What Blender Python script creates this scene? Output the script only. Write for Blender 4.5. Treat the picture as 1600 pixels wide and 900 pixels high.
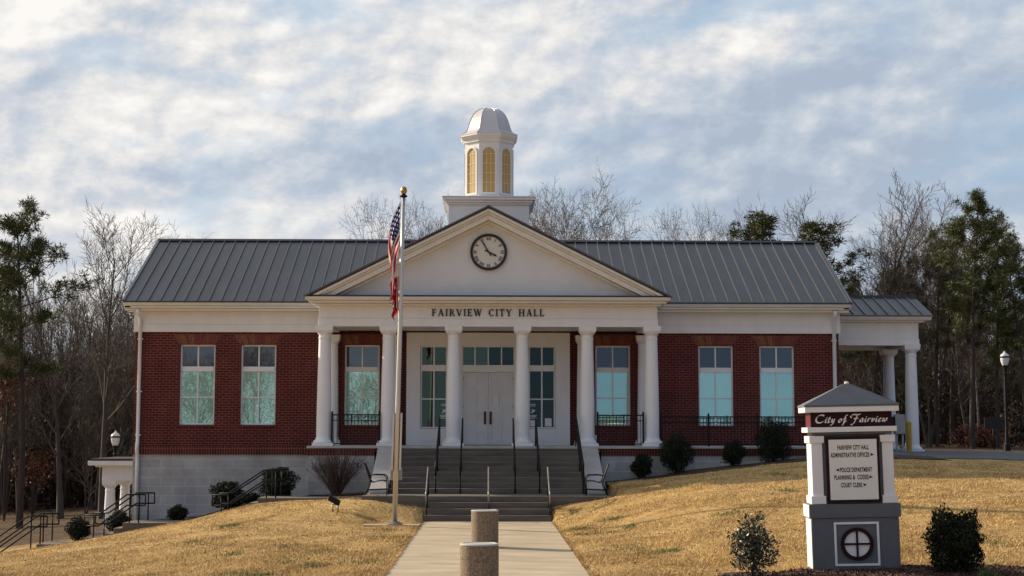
import bpy, math, random
import numpy as np
from mathutils import Vector
R = math.radians
rnd = random.Random(7)
scene = bpy.context.scene
col = scene.collection
for o in list(bpy.data.objects): bpy.data.objects.remove(o)

# ------------------------------------------------------------------ camera
EYE = 2.36                       # eye height above the front walk (z = 0)
cam_d = bpy.data.cameras.new('camera'); cam_d.lens = 54; cam_d.sensor_width = 36
cam_d.clip_start = .1; cam_d.clip_end = 3000
cam = bpy.data.objects.new('camera', cam_d); col.objects.link(cam)
cam.location = (0, 0, EYE)
from mathutils import Euler, Matrix
_m = Matrix.Rotation(R(-0.88), 3, 'Z') @ Matrix.Rotation(R(90 + 5.33), 3, 'X') @ Matrix.Rotation(R(0.1), 3, 'Z')
cam.rotation_euler = _m.to_euler()
scene.camera = cam
scene.view_settings.view_transform = 'Standard'
scene.view_settings.look = 'None'
scene.view_settings.exposure = 0.45
scene.view_settings.gamma = 1

# ------------------------------------------------------------------ sun
SUN_EL, SUN_BACK = 22, 31        # elevation, degrees behind the facade plane (sun at the left)
sd = Vector((-math.cos(R(SUN_EL)) * math.cos(R(SUN_BACK)), math.cos(R(SUN_EL)) * math.sin(R(SUN_BACK)), math.sin(R(SUN_EL))))
sl = bpy.data.lights.new('sun', 'SUN'); sl.energy = 5.0; sl.angle = R(.6); sl.color = (1, .85, .64)
so = bpy.data.objects.new('sun', sl); col.objects.link(so)
so.rotation_euler = (-sd).to_track_quat('-Z', 'Y').to_euler(); so.location = (-40, 60, 40)

# ------------------------------------------------------------------ world
def N(nt, t, **k):
    n = nt.nodes.new(t)
    for a, v in k.items():
        if a.startswith('i_'): n.inputs[a[2:].replace('_', ' ')].default_value = v
        else: setattr(n, a, v)
    return n
def L(nt, a, b): nt.links.new(a, b)
def ramp(nt, stops, src, interp='LINEAR'):
    r = nt.nodes.new('ShaderNodeValToRGB'); r.color_ramp.interpolation = interp
    e = r.color_ramp.elements
    while len(e) < len(stops): e.new(.5)
    for i, (p, c) in enumerate(stops):
        e[i].position = p; e[i].color = c if len(c) == 4 else (*c, 1)
    L(nt, src, r.inputs[0]); return r
def mixc(nt, fac, a, b, mode='MIX'):
    m = nt.nodes.new('ShaderNodeMix'); m.data_type = 'RGBA'; m.blend_type = mode
    for s, v in ((0, fac), (6, a), (7, b)):
        if hasattr(v, 'links') or isinstance(v, bpy.types.NodeSocket): L(nt, v, m.inputs[s])
        elif isinstance(v, (int, float)): m.inputs[s].default_value = v
        else: m.inputs[s].default_value = (*v, 1) if len(v) == 3 else v
    return m.outputs[2]
def mth(nt, op, a, b=None, c=None):
    m = nt.nodes.new('ShaderNodeMath'); m.operation = op
    for i, v in enumerate((a, b, c)):
        if v is None: continue
        if isinstance(v, bpy.types.NodeSocket): L(nt, v, m.inputs[i])
        else: m.inputs[i].default_value = v
    return m.outputs[0]

w = bpy.data.worlds.new('World'); scene.world = w; w.use_nodes = True
nt = w.node_tree; nt.nodes.clear()
wo = N(nt, 'ShaderNodeOutputWorld'); bg = N(nt, 'ShaderNodeBackground'); bg.inputs[1].default_value = .1
L(nt, bg.outputs[0], wo.inputs[0])
sky = N(nt, 'ShaderNodeTexSky'); sky.sky_type = 'NISHITA'; sky.sun_disc = False
sky.sun_elevation = R(SUN_EL); sky.sun_rotation = math.atan2(sd.x, sd.y); sky.air_density = 1.0; sky.dust_density = .8; sky.ozone_density = 1.5
tc = N(nt, 'ShaderNodeTexCoord')
sx = N(nt, 'ShaderNodeSeparateXYZ'); L(nt, tc.outputs['Generated'], sx.inputs[0])
az = mth(nt, 'ARCTAN2', sx.outputs[0], sx.outputs[1])
el = mth(nt, 'ARCSINE', sx.outputs[2])
def skyvec(ax, ay, shear, off):
    x = mth(nt, 'MULTIPLY', az, ax); y = mth(nt, 'MULTIPLY', el, ay)
    x = mth(nt, 'ADD', x, mth(nt, 'MULTIPLY', y, shear))
    c = N(nt, 'ShaderNodeCombineXYZ'); L(nt, x, c.inputs[0]); L(nt, y, c.inputs[1]); c.inputs[2].default_value = off
    return c.outputs[0]
def noise(nt, vec, scale, detail=8, rough=.55, dist=0, lac=2.0):
    n = N(nt, 'ShaderNodeTexNoise'); n.inputs['Scale'].default_value = scale; n.inputs['Detail'].default_value = detail
    n.inputs['Roughness'].default_value = rough; n.inputs['Distortion'].default_value = dist
    n.inputs['Lacunarity'].default_value = lac
    if vec is not None: L(nt, vec, n.inputs['Vector'])
    return n.outputs['Fac']
wn1 = noise(nt, skyvec(1, 1.8, 0, 40.2), 9, 6, .55); wn2 = noise(nt, skyvec(1, 1.8, 0, 57.7), 9, 6, .55)
azw = mth(nt, 'MULTIPLY_ADD', wn1, .16, mth(nt, 'ADD', az, -.08)); elw = mth(nt, 'MULTIPLY_ADD', wn2, .07, mth(nt, 'ADD', el, -.035))
def bank(a0, e0, sa, se, amp, tilt=0):
    """one soft bank of cloud (or a thin place) at a bearing and height in the sky"""
    da = mth(nt, 'ADD', azw, -a0); de = mth(nt, 'ADD', mth(nt, 'ADD', elw, -e0), mth(nt, 'MULTIPLY', da, -tilt))
    da = mth(nt, 'MULTIPLY', da, 1 / sa); de = mth(nt, 'MULTIPLY', de, 1 / se)
    r2 = mth(nt, 'ADD', mth(nt, 'MULTIPLY', da, da), mth(nt, 'MULTIPLY', de, de))
    return mth(nt, 'MULTIPLY', mth(nt, 'POWER', 2.718, mth(nt, 'MULTIPLY', r2, -1)), amp)
def total(l):
    t_ = l[0]
    for x in l[1:]: t_ = mth(nt, 'ADD', t_, x)
    return t_
n_big = noise(nt, skyvec(1, 2.2, -.1, 3.1), 5.5, 3, .5)
pv = skyvec(1, 1.55, -.12, 9.4)
n_puf = noise(nt, pv, 13, 14, .58, .05)
_a = N(nt, 'ShaderNodeVectorMath'); _a.operation = 'ADD'; L(nt, pv, _a.inputs[0]); _a.inputs[1].default_value = (-.009, .012, 0)
n_lit = mth(nt, 'SUBTRACT', n_puf, noise(nt, _a.outputs[0], 13, 14, .58, .05))     # sun side of each puff
n_gap = noise(nt, skyvec(1, 2.2, -.2, 21.7), 9, 9, .58, .1)
banks = total([bank(.20, .185, .20, .055, -.26), bank(-.06, .185, .09, .03, -.12), bank(-.15, .145, .14, .014, -.13), bank(.10, .13, .12, .012, .10), bank(-.24, .13, .12, .012, .12),
               bank(.17, .25, .13, .016, .17, .42), bank(.33, .245, .09, .018, .15, .4), bank(-.12, .245, .26, .04, .14), bank(-.22, .19, .12, .03, .10), bank(.02, .235, .12, .03, .07), bank(.30, .15, .14, .02, -.06)])
lum = total([mth(nt, 'MULTIPLY_ADD', n_puf, .78, .575 - .39), mth(nt, 'MULTIPLY_ADD', n_big, .40, -.20), mth(nt, 'MULTIPLY', n_lit, 1.15), mth(nt, 'MULTIPLY', az, -.26), banks])
cl = ramp(nt, [(.26, (3.05, 3.6, 4.45)), (.44, (3.75, 4.25, 4.95)), (.58, (4.7, 4.95, 5.35)), (.72, (5.9, 5.85, 5.8)), (.90, (7.2, 7.0, 6.75))], lum)
gap = ramp(nt, [(.30, (0, 0, 0)), (.50, (1, 1, 1))], total([n_gap, bank(.145, .272, .09, .016, -.30, .2), bank(-.13, .275, .06, .010, -.2), bank(-.17, .215, .05, .014, -.14), bank(-.20, .178, .05, .010, -.12)]))
blue = mixc(nt, .75, sky.outputs[0], (2.9, 4.0, 5.2))
gapf = mth(nt, 'MULTIPLY_ADD', gap.outputs[0], .65, .35)
skyc = mixc(nt, gapf, blue, cl.outputs[0])
dsun = mth(nt, 'ADD', mth(nt, 'MULTIPLY', sx.outputs[0], -.62), mth(nt, 'MULTIPLY', sx.outputs[1], .78))
fall = ramp(nt, [(.28, (.52, .59, .70)), (.52, (.58, .63, .70)), (.76, (1, 1, 1))], mth(nt, 'MULTIPLY_ADD', dsun, .5, .5), 'EASE')
L(nt, mixc(nt, 1, skyc, fall.outputs[0], 'MULTIPLY'), bg.inputs[0])

# ------------------------------------------------------------------ helpers
def tag(o, label=None, cat=None, group=None, kind=None):
    if label: o['label'] = label
    if cat: o['category'] = cat
    if group: o['group'] = group
    if kind: o['kind'] = kind
    return o
def empty(name, loc, label, cat, group=None, rz=0):
    o = bpy.data.objects.new(name, None); col.objects.link(o); o.location = loc; o.rotation_euler = (0, 0, rz)
    o.empty_display_size = .1
    return tag(o, label, cat, group)
def dup(root, loc=None, label=None, group=None, rz=None, scale=None, parent=None):
    c = root.copy(); col.objects.link(c)
    if parent is not None: c.parent = parent
    for ch in [x for x in root.children]: dup(ch, parent=c)
    if loc is not None: c.location = loc
    if rz is not None: c.rotation_euler = (0, 0, rz)
    if scale is not None: c.scale = scale
    if label: c['label'] = label
    if group: c['group'] = group
    return c

class MB:
    """collects shapes in world or local coordinates and links them as one mesh object"""
    def __init__(s): s.v = []; s.f = []; s.sm = []; s.mi = []; s.m = 0
    def add(s, vs, fs, sm=False):
        b = len(s.v); s.v += [tuple(v) for v in vs]
        for f in fs: s.f.append(tuple(b + i for i in f)); s.sm.append(sm); s.mi.append(s.m)
        return s
    def box(s, x0, x1, y0, y1, z0, z1):
        if x0 > x1: x0, x1 = x1, x0
        if y0 > y1: y0, y1 = y1, y0
        if z0 > z1: z0, z1 = z1, z0
        return s.add([(x0, y0, z0), (x1, y0, z0), (x1, y1, z0), (x0, y1, z0), (x0, y0, z1), (x1, y0, z1), (x1, y1, z1), (x0, y1, z1)],
              [(0, 3, 2, 1), (4, 5, 6, 7), (0, 1, 5, 4), (1, 2, 6, 5), (2, 3, 7, 6), (3, 0, 4, 7)])
    def prism(s, poly, y0, y1):      # poly in (x, z), counter-clockwise seen from -Y
        n = len(poly)
        return s.add([(x, y0, z) for x, z in poly] + [(x, y1, z) for x, z in poly],
              [tuple(range(n)), tuple(range(2 * n - 1, n - 1, -1))] + [(i, i + n, (i + 1) % n + n, (i + 1) % n) for i in range(n)])
    def prismx(s, poly, x0, x1):     # poly in (y, z)
        n = len(poly)
        return s.add([(x0, y, z) for y, z in poly] + [(x1, y, z) for y, z in poly],
              [tuple(range(n - 1, -1, -1)), tuple(range(n, 2 * n))] + [(i, (i + 1) % n, (i + 1) % n + n, i + n) for i in range(n)])
    def bar(s, a, b, wx, wz=None):
        """square bar between two points"""
        wz = wz or wx; a = Vector(a); b = Vector(b); d = (b - a).normalized()
        up = Vector((0, 0, 1)) if abs(d.z) < .95 else Vector((0, 1, 0))
        sx_ = d.cross(up).normalized() * wx / 2; sz_ = sx_.cross(d).normalized() * wz / 2
        vs = [p + i * sx_ + j * sz_ for p in (a, b) for i, j in ((-1, -1), (1, -1), (1, 1), (-1, 1))]
        return s.add(vs, [(0, 1, 2, 3), (7, 6, 5, 4), (0, 4, 5, 1), (1, 5, 6, 2), (2, 6, 7, 3), (3, 7, 4, 0)])
    def tube(s, pts, rad, n=6, cap=True, sm=True):
        pts = [Vector(p) for p in pts]
        if not hasattr(rad, '__len__'): rad = [rad] * len(pts)
        b = len(s.v); ref = None
        for i, p in enumerate(pts):
            d = (pts[min(i + 1, len(pts) - 1)] - pts[max(i - 1, 0)])
            if d.length < 1e-9: d = Vector((0, 0, 1))
            d.normalize()
            if ref is None: ref = d.orthogonal().normalized()
            ref = (ref - d * ref.dot(d)); ref = ref.normalized() if ref.length > 1e-6 else d.orthogonal().normalized()
            q = d.cross(ref)
            for k in range(n):
                a = 2 * math.pi * k / n
                s.v.append(tuple(p + rad[i] * (math.cos(a) * ref + math.sin(a) * q)))
        for i in range(len(pts) - 1):
            for k in range(n):
                a0 = b + i * n + k; a1 = b + i * n + (k + 1) % n
                s.f.append((a0, a1, a1 + n, a0 + n)); s.sm.append(sm); s.mi.append(s.m)
        if cap:
            s.f.append(tuple(b + k for k in range(n - 1, -1, -1))); s.sm.append(False); s.mi.append(s.m)
            e = b + (len(pts) - 1) * n
            s.f.append(tuple(e + k for k in range(n))); s.sm.append(False); s.mi.append(s.m)
        return s
    def lathe(s, prof, cx, cy, n=28, rot=0, sm=True, cap=True):
        """prof [(r, z)...] bottom to top; each band keeps its own vertices so profile edges stay crisp"""
        for (r0, z0), (r1, z1) in zip(prof[:-1], prof[1:]):
            vs = []
            for r_, z_ in ((r0, z0), (r1, z1)):
                for k in range(n):
                    a = 2 * math.pi * k / n + rot
                    vs.append((cx + r_ * math.cos(a), cy + r_ * math.sin(a), z_))
            s.add(vs, [(k, (k + 1) % n, (k + 1) % n + n, k + n) for k in range(n)], sm)
        if cap:
            for (r_, z_), fl in ((prof[0], -1), (prof[-1], 1)):
                if r_ < 1e-4: continue
                vs = [(cx + r_ * math.cos(2 * math.pi * k / n + rot), cy + r_ * math.sin(2 * math.pi * k / n + rot), z_) for k in range(n)]
                s.add(vs, [tuple(range(n))[::fl]])
        return s
    def build(s, name, mat, parent=None, org=None, bevel=0):
        me = bpy.data.meshes.new(name)
        if org is None: org = (0, 0, 0)
        if parent is not None and org == (0, 0, 0):
            p = parent; t = Vector((0, 0, 0))
            while p is not None: t += p.location; p = p.parent
            org = t
        elif org == 'local': org = (0, 0, 0)
        ox, oy, oz = org
        me.from_pydata([(x - ox, y - oy, z - oz) for x, y, z in s.v], [], s.f)
        me.polygons.foreach_set('use_smooth', s.sm)
        for m_ in (mat if isinstance(mat, (list, tuple)) else [mat]): me.materials.append(m_)
        me.polygons.foreach_set('material_index', s.mi)
        me.update()
        o = bpy.data.objects.new(name, me); col.objects.link(o)
        if parent is not None: o.parent = parent
        elif org != (0, 0, 0): o.location = org
        if bevel:
            b = o.modifiers.new('bevel', 'BEVEL'); b.width = bevel; b.segments = 2; b.limit_method = 'ANGLE'; b.angle_limit = R(50)
        return o
def np_mesh(name, verts, nper, mat, parent=None, loc=None):
    """verts (F*nper, 3): every face has its own vertices"""
    verts = np.asarray(verts, dtype=np.float32); nf = len(verts) // nper
    me = bpy.data.meshes.new(name)
    me.vertices.add(len(verts)); me.vertices.foreach_set('co', verts.ravel())
    me.loops.add(len(verts)); me.loops.foreach_set('vertex_index', np.arange(len(verts), dtype=np.int32))
    me.polygons.add(nf); me.polygons.foreach_set('loop_start', np.arange(0, len(verts), nper, dtype=np.int32))
    me.update(calc_edges=True); me.validate()
    for m_ in (mat if isinstance(mat, (list, tuple)) else [mat]): me.materials.append(m_)
    o = bpy.data.objects.new(name, me); col.objects.link(o)
    if parent is not None: o.parent = parent
    if loc is not None: o.location = loc
    return o

# ------------------------------------------------------------------ materials
def mat(name, c, rough=.6, metal=0, var=.12, vs=3.0, bump=0, bs=40, c2=None, spec=.5, coat=0, island=0, stretch=None, det=5):
    m = bpy.data.materials.new(name); m.use_nodes = True; nt = m.node_tree
    b = nt.nodes['Principled BSDF']; b.inputs['Roughness'].default_value = rough; b.inputs['Metallic'].default_value = metal
    b.inputs['Specular IOR Level'].default_value = spec
    if coat: b.inputs['Coat Weight'].default_value = coat
    t = N(nt, 'ShaderNodeTexCoord'); vec = t.outputs['Object']
    if stretch:
        mp = N(nt, 'ShaderNodeMapping'); mp.inputs['Scale'].default_value = stretch; L(nt, vec, mp.inputs[0]); vec = mp.outputs[0]
    n = noise(nt, vec, vs, det, .6)
    c2 = c2 or tuple(x * .72 for x in c)
    lo = tuple(a * (1 - var) for a in c) if c2 is None else c2
    r = ramp(nt, [(.3, c2), (.7, c)], n)
    out = mixc(nt, 1 - min(1, var * 5), r.outputs[0], c)
    if island:
        g = N(nt, 'ShaderNodeNewGeometry')
        hv = N(nt, 'ShaderNodeHueSaturation'); L(nt, out, hv.inputs['Color'])
        L(nt, mth(nt, 'MULTIPLY_ADD', g.outputs['Random Per Island'], island * 2, 1 - island), hv.inputs['Value'])
        L(nt, mth(nt, 'MULTIPLY_ADD', g.outputs['Random Per Island'], .06, .47), hv.inputs['Hue'])
        out = hv.outputs[0]
    L(nt, out, b.inputs['Base Color'])
    if bump:
        n2 = noise(nt, vec, bs, 6, .65); bp = N(nt, 'ShaderNodeBump'); bp.inputs['Strength'].default_value = bump; bp.inputs['Distance'].default_value = .02
        L(nt, n2, bp.inputs['Height']); L(nt, bp.outputs[0], b.inputs['Normal'])
    return m
def brickmat(name, c1, c2, mortar, bw, rh, ms, off=.5, rough=.85, bump=.5):
    m = bpy.data.materials.new(name); m.use_nodes = True; nt = m.node_tree; b = nt.nodes['Principled BSDF']
    b.inputs['Roughness'].default_value = rough; b.inputs['Specular IOR Level'].default_value = .25
    t = N(nt, 'ShaderNodeTexCoord'); s_ = N(nt, 'ShaderNodeSeparateXYZ'); L(nt, t.outputs['Object'], s_.inputs[0])
    cx = N(nt, 'ShaderNodeCombineXYZ'); L(nt, mth(nt, 'ADD', s_.outputs[0], s_.outputs[1]), cx.inputs[0]); L(nt, s_.outputs[2], cx.inputs[1])
    br = N(nt, 'ShaderNodeTexBrick'); L(nt, cx.outputs[0], br.inputs['Vector']); br.offset = off
    for k, v in (('Scale', 1), ('Mortar Size', ms), ('Mortar Smooth', .15), ('Bias', 0), ('Brick Width', bw), ('Row Height', rh)): br.inputs[k].default_value = v
    br.inputs['Color1'].default_value = (*c1, 1); br.inputs['Color2'].default_value = (*c2, 1); br.inputs['Mortar'].default_value = (*mortar, 1)
    n = noise(nt, t.outputs['Object'], 1.3, 6, .6)
    r = ramp(nt, [(.3, (.72, .72, .72)), (.7, (1.1, 1.1, 1.1))], n)
    out = mixc(nt, 1, br.outputs[0], r.outputs[0], 'MULTIPLY')
    L(nt, out, b.inputs['Base Color'])
    bp = N(nt, 'ShaderNodeBump'); bp.inputs['Strength'].default_value = bump; bp.inputs['Distance'].default_value = .01; bp.invert = True
    L(nt, br.outputs[1], bp.inputs['Height']); L(nt, bp.outputs[0], b.inputs['Normal'])
    return m
M = {}
M['white'] = mat('white_paint', (.78, .79, .82), .5, vs=2.2, stretch=(1, 1, .25), c2=(.65, .65, .655), var=.1, bump=.05, bs=8)
M['column'] = mat('column_paint', (.80, .81, .84), .45, vs=3, stretch=(1, 1, .2), c2=(.69, .70, .72), var=.1)
M['trim'] = mat('trim_paint', (.76, .765, .77), .45, vs=2.5, stretch=(1, 1, .3), c2=(.65, .65, .645), var=.12)
M['stucco'] = mat('pediment_stucco', (.70, .72, .77), .8, vs=.9, c2=(.60, .615, .65), var=.14, bump=.25, bs=30)
M['brick'] = brickmat('red_brick', (.080, .0135, .012), (.118, .021, .017), (.205, .085, .075), .215, .083, .0105)
M['soldier'] = brickmat('soldier_brick', (.082, .014, .012), (.12, .023, .018), (.26, .12, .10), .083, .30, .010, 0)
M['arch'] = mat('arch_brick', (.23, .085, .055), .85, c2=(.13, .035, .025), var=.2, vs=12, island=.2)
M['block'] = brickmat('split_block', (.41, .405, .405), (.49, .485, .48), (.60, .59, .58), .78, .29, .010, .5, bump=.25)
M['roof'] = mat('roof_metal', (.125, .124, .130), .5, .3, c2=(.092, .092, .098), var=.2, vs=.7, stretch=(4, .6, .6))
M['seam'] = mat('seam_metal', (.13, .132, .145), .35, .5, var=.05)
M['darkmetal'] = mat('dark_flashing', (.045, .045, .048), .5, .3, var=.05)
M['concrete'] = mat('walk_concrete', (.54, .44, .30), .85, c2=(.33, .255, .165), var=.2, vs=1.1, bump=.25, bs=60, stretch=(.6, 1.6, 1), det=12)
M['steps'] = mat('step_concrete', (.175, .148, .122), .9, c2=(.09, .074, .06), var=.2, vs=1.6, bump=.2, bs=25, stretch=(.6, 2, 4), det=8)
M['cheek'] = mat('cheek_wall_concrete', (.50, .47, .45), .85, c2=(.40, .37, .35), var=.2, vs=2, bump=.1, bs=40)
M['rail'] = mat('black_rail', (.009, .009, .010), .65, 0, spec=.25, var=.03)
M['galv'] = mat('worn_rail_metal', (.26, .25, .24), .4, .5, var=.1)
M['poleal'] = mat('brushed_aluminium', (.62, .60, .57), .38, .7, c2=(.5, .48, .45), var=.12, vs=2)
M['gold'] = mat('gold_finial', (.45, .28, .08), .3, .9, var=.05)
M['louver'] = mat('amber_window', (.58, .40, .13), .5, c2=(.42, .27, .08), var=.2, vs=5, stretch=(6, 6, .6))
M['cream'] = mat('cream_muntin', (.72, .62, .42), .5, var=.05)
M['clock'] = mat('clock_face', (.66, .67, .62), .4, var=.05)
M['black'] = mat('black_paint', (.008, .008, .009), .5, var=.02)
M['darkgrey'] = mat('sign_grey_stucco', (.13, .138, .152), .8, c2=(.105, .112, .125), var=.15, vs=6, bump=.3, bs=90)
M['signroof'] = mat('sign_roof_shingle', (.125, .135, .15), .75, c2=(.10, .105, .12), var=.15, vs=5, bump=.3, bs=60)
M['signwhite'] = mat('sign_white', (.80, .80, .82), .45, var=.06)
M['face'] = mat('sign_face', (.78, .77, .745), .4, var=.05)
M['maroon'] = mat('sign_maroon', (.022, .004, .007), .6, var=.05, spec=.2)
M['maroonsunlit'] = mat('sign_maroon_sunlit', (.14, .012, .02), .4, var=.05)  # brighter copy of the maroon: sunlight on the board's side put into the colour
M['letters'] = mat('lettering_maroon', (.020, .004, .007), .5, var=.02)
M['aggregate'] = mat('exposed_aggregate', (.34, .25, .165), .85, c2=(.10, .075, .055), var=.2, vs=38, bump=.9, bs=55, det=2)
M['rim'] = mat('bollard_rim', (.50, .48, .44), .5, var=.08)
M['door'] = mat('door_paint', (.70, .71, .73), .4, var=.08)
M['bronze'] = mat('bronze_handle', (.09, .055, .04), .35, .7, var=.03)
M['yellow'] = mat('yellow_paint', (.55, .36, .03), .5, c2=(.35, .2, .02), var=.15)
M['greybox'] = mat('utility_box_grey', (.30, .32, .33), .5, .2, var=.1)
M['asphalt'] = mat('asphalt', (.14, .142, .15), .9, c2=(.10, .102, .108), var=.2, vs=2, bump=.2, bs=80)
M['mulch'] = mat('mulch', (.085, .036, .025), .95, c2=(.018, .009, .007), var=.2, vs=22, bump=1, bs=45)
M['straw'] = mat('pine_straw_bed', (.10, .065, .045), .95, c2=(.035, .022, .016), var=.2, vs=8, bump=1, bs=40)
M['bark'] = mat('bare_bark', (.115, .095, .078), .95, c2=(.06, .048, .038), var=.2, vs=3, stretch=(4, 4, .7))
M['barkpale'] = mat('pale_bark', (.27, .24, .205), .95, c2=(.16, .14, .12), var=.2, vs=3, stretch=(4, 4, .7))
M['twig'] = mat('bare_twigs', (.14, .11, .09), .95, c2=(.09, .07, .055), var=.2, vs=.6)
M['pinebark'] = mat('pine_bark', (.075, .055, .045), .95, c2=(.035, .026, .022), var=.2, vs=5, stretch=(4, 4, .8))
M['needle'] = mat('pine_needles', (.115, .12, .032), .7, c2=(.055, .066, .02), var=.2, vs=.9, island=.45)
M['needle2'] = mat('pine_needles_light', (.13, .135, .034), .7, c2=(.07, .08, .022), var=.2, vs=.9, island=.45)
M['shrubleaf'] = mat('shrub_leaf', (.024, .033, .014), .65, spec=.2, c2=(.010, .014, .007), var=.2, vs=4, island=.5)
M['holly'] = mat('holly_leaf', (.045, .055, .030), .42, c2=(.025, .028, .018), var=.2, vs=4, island=.5)
M['redtwig'] = mat('red_brown_twig', (.12, .07, .055), .85, c2=(.07, .042, .035), var=.2, vs=3, island=.3)
M['dryleaf'] = mat('dry_brown_leaf', (.10, .052, .028), .8, c2=(.045, .030, .018), var=.2, vs=.35, island=.5)
M['rustleaf'] = mat('rust_leaf', (.22, .07, .03), .8, c2=(.12, .042, .022), var=.2, vs=.8, island=.4)
M['weed'] = mat('green_weed', (.10, .15, .03), .7, var=.1, island=.3)
M['plastic'] = mat('lamp_lens', (.75, .76, .76), .25, var=.03)
M['paper'] = mat('paper_notice', (.74, .74, .74), .6, var=.04)
M['sling'] = mat('dark_sling', (.03, .03, .033), .7, var=.05)

def glass(name, c, rough=.008, metal=.9, bump=.01):
    m = mat(name, c, rough, metal, var=.03)
    nt = m.node_tree; b = nt.nodes['Principled BSDF']; t = N(nt, 'ShaderNodeTexCoord')
    n2 = noise(nt, t.outputs['Object'], 1.1, 1, .5); bp = N(nt, 'ShaderNodeBump'); bp.inputs['Strength'].default_value = bump; bp.inputs['Distance'].default_value = .05
    L(nt, n2, bp.inputs['Height']); L(nt, bp.outputs[0], b.inputs['Normal'])
    oi = N(nt, 'ShaderNodeObjectInfo'); src = b.inputs['Base Color'].links[0].from_socket; hs = N(nt, 'ShaderNodeHueSaturation')
    L(nt, src, hs.inputs['Color']); L(nt, mth(nt, 'MULTIPLY_ADD', oi.outputs['Random'], .28, .84), hs.inputs['Value']); L(nt, hs.outputs[0], b.inputs['Base Color'])
    return m
M['glass_low'] = glass('teal_glass', (.54, .86, .72), metal=.72, bump=.02)
M['glass_up'] = glass('slate_glass', (.13, .145, .16), metal=.7)
M['glass_door'] = glass('dark_glass', (.05, .075, .06), .01, bump=.02)

# ------------------------------------------------------------------ ground
CP = [(-13.35, 42, -.98), (-11.34, 42, -.68), (-9.7, 42.5, -.37), (-8.3, 43, -.13), (-6.86, 43, .17), (-5.07, 43, .41), (-3.3, 41.6, .53), (-2.0, 41.3, .30),
      (-1.75, 38, .02), (-1.75, 34, .01), (-1.75, 25, 0), (-1.75, 40.6, .08), (-3, 38.5, .0), (-4.2, 38.5, .04), (-5, 40, .16), (-8, 30, -.45), (-4, 30, -.14), (-3, 25, -.05), (-8, 25, -.45), (-14, 32, -1.15),
      (-16, 42, -1.35), (-20, 42, -1.9), (-3.5, 44, .45), (-6.5, 45, .35), (-9, 45.8, -.32), (-12, 46, -.95),
      (1.75, 25, 0), (1.75, 34, .01), (1.75, 38, .02), (1.9, 40.6, .12), (2.2, 41.3, .38), (3.4, 41.5, .60), (3.0, 35, .16), (3, 30, .12), (5.9, 25, .12), (5, 30, .42), (5, 36, .78),
      (5, 40, .93), (4.2, 43, .9), (5, 44.5, 1.02), (5.2, 46.9, 1.03), (8.4, 47, 1.42), (9.6, 47, 1.58), (8, 40, 1.18), (10, 40, 1.36), (10, 44, 1.53), (13, 44, 1.51), (15.3, 44, 1.43),
      (12, 48, 1.66), (14, 50, 1.68), (18, 50, 1.55), (20, 60, 1.62), (26, 60, 1.5), (9, 30, .62), (9, 35, .98), (9, 25, .18), (13, 30, .75), (13, 37, 1.2), (18, 40, 1.2), (20, 30, .7),
      (0, 60, 1.2), (10, 65, 1.6), (-13, 54, -1.24), (-13, 60, -1.4), (-20, 60, -1.9), (-25, 80, -2.1), (-12, 50, -.75), (-10, 50, -.43), (-8, 50, -.3), (-5.6, 48, .3), (0, 48, .6),
      (20, 90, 1.6), (0, 100, 0), (-40, 100, -2), (40, 100, 1.5), (0, 15, 0), (-10, 15, -.4), (10, 15, 0), (0, -20, -.2), (30, 0, 0), (-30, 0, -.6)]
_c = np.array(CP); _n = len(_c)
def _U(r2): return np.where(r2 > 1e-9, r2 * np.log(np.maximum(r2, 1e-9)), 0)
_K = _U(((_c[:, None, :2] - _c[None, :, :2]) ** 2).sum(-1)) + np.eye(_n) * 1.0
_P = np.c_[np.ones(_n), _c[:, :2]]
_A = np.zeros((_n + 3, _n + 3)); _A[:_n, :_n] = _K; _A[:_n, _n:] = _P; _A[_n:, :_n] = _P.T
_w = np.linalg.solve(_A, np.r_[_c[:, 2], 0, 0, 0])
def sstep(t): t = np.clip(t, 0, 1); return t * t * (3 - 2 * t)
def gz(x, y, raw=False):
    x = np.atleast_1d(np.asarray(x, float)); y = np.atleast_1d(np.asarray(y, float))
    xc = np.clip(x, -42, 42); yc = np.clip(y, -20, 102)
    out = np.empty(len(xc))
    for i in range(0, len(xc), 20000):
        a = xc[i:i + 20000]; b = yc[i:i + 20000]
        r2 = (a[:, None] - _c[None, :, 0]) ** 2 + (b[:, None] - _c[None, :, 1]) ** 2
        out[i:i + 20000] = _U(r2) @ _w[:_n] + _w[_n] + _w[_n + 1] * a + _w[_n + 2] * b
    # gentle unevenness of the turf
    out += .025 * np.sin(x * 1.3 + .7 * np.sin(y * .9)) * np.sin(y * 1.1 + .4) + .012 * np.sin(x * 3.7 + y * 2.1) * np.sin(y * 3.1 - x)
    if not raw:   # cut down under the walk, the stairs and the left path
        m = (1 - sstep((np.abs(x) - 1.68) / .05)) * (y < 41.2); out = np.where(m > 0, out * (1 - m) + m * -.15, out)
        s_ = (np.abs(x) < 3.42) & (y > 41.72) & (y < 47.5); out = np.where(s_, np.minimum(out, .3), out)
        s_ = (np.abs(x) < 1.72) & (y > 40.7) & (y <= 41.75); out = np.where(s_, np.minimum(out, -.1), out)
        s_ = (x < -3.2) & (x > -18) & (y > 43.95) & (y < 45.15); out = np.where(s_, out - .5, out)
    return out
def gz1(x, y): return float(gz(x, y)[0])
def axis(lo, hi, fine0, fine1, step):
    a = list(np.arange(fine0, fine1 + 1e-6, step)); d = step; p = fine0
    while p > lo: d *= 1.25; p -= d; a.insert(0, p)
    d = step; p = fine1
    while p < hi: d *= 1.25; p += d; a.append(p)
    return np.array(a)
gx = axis(-900, 900, -20, 20, .2); gy = axis(-300, 1500, 20, 55, .2)
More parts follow.
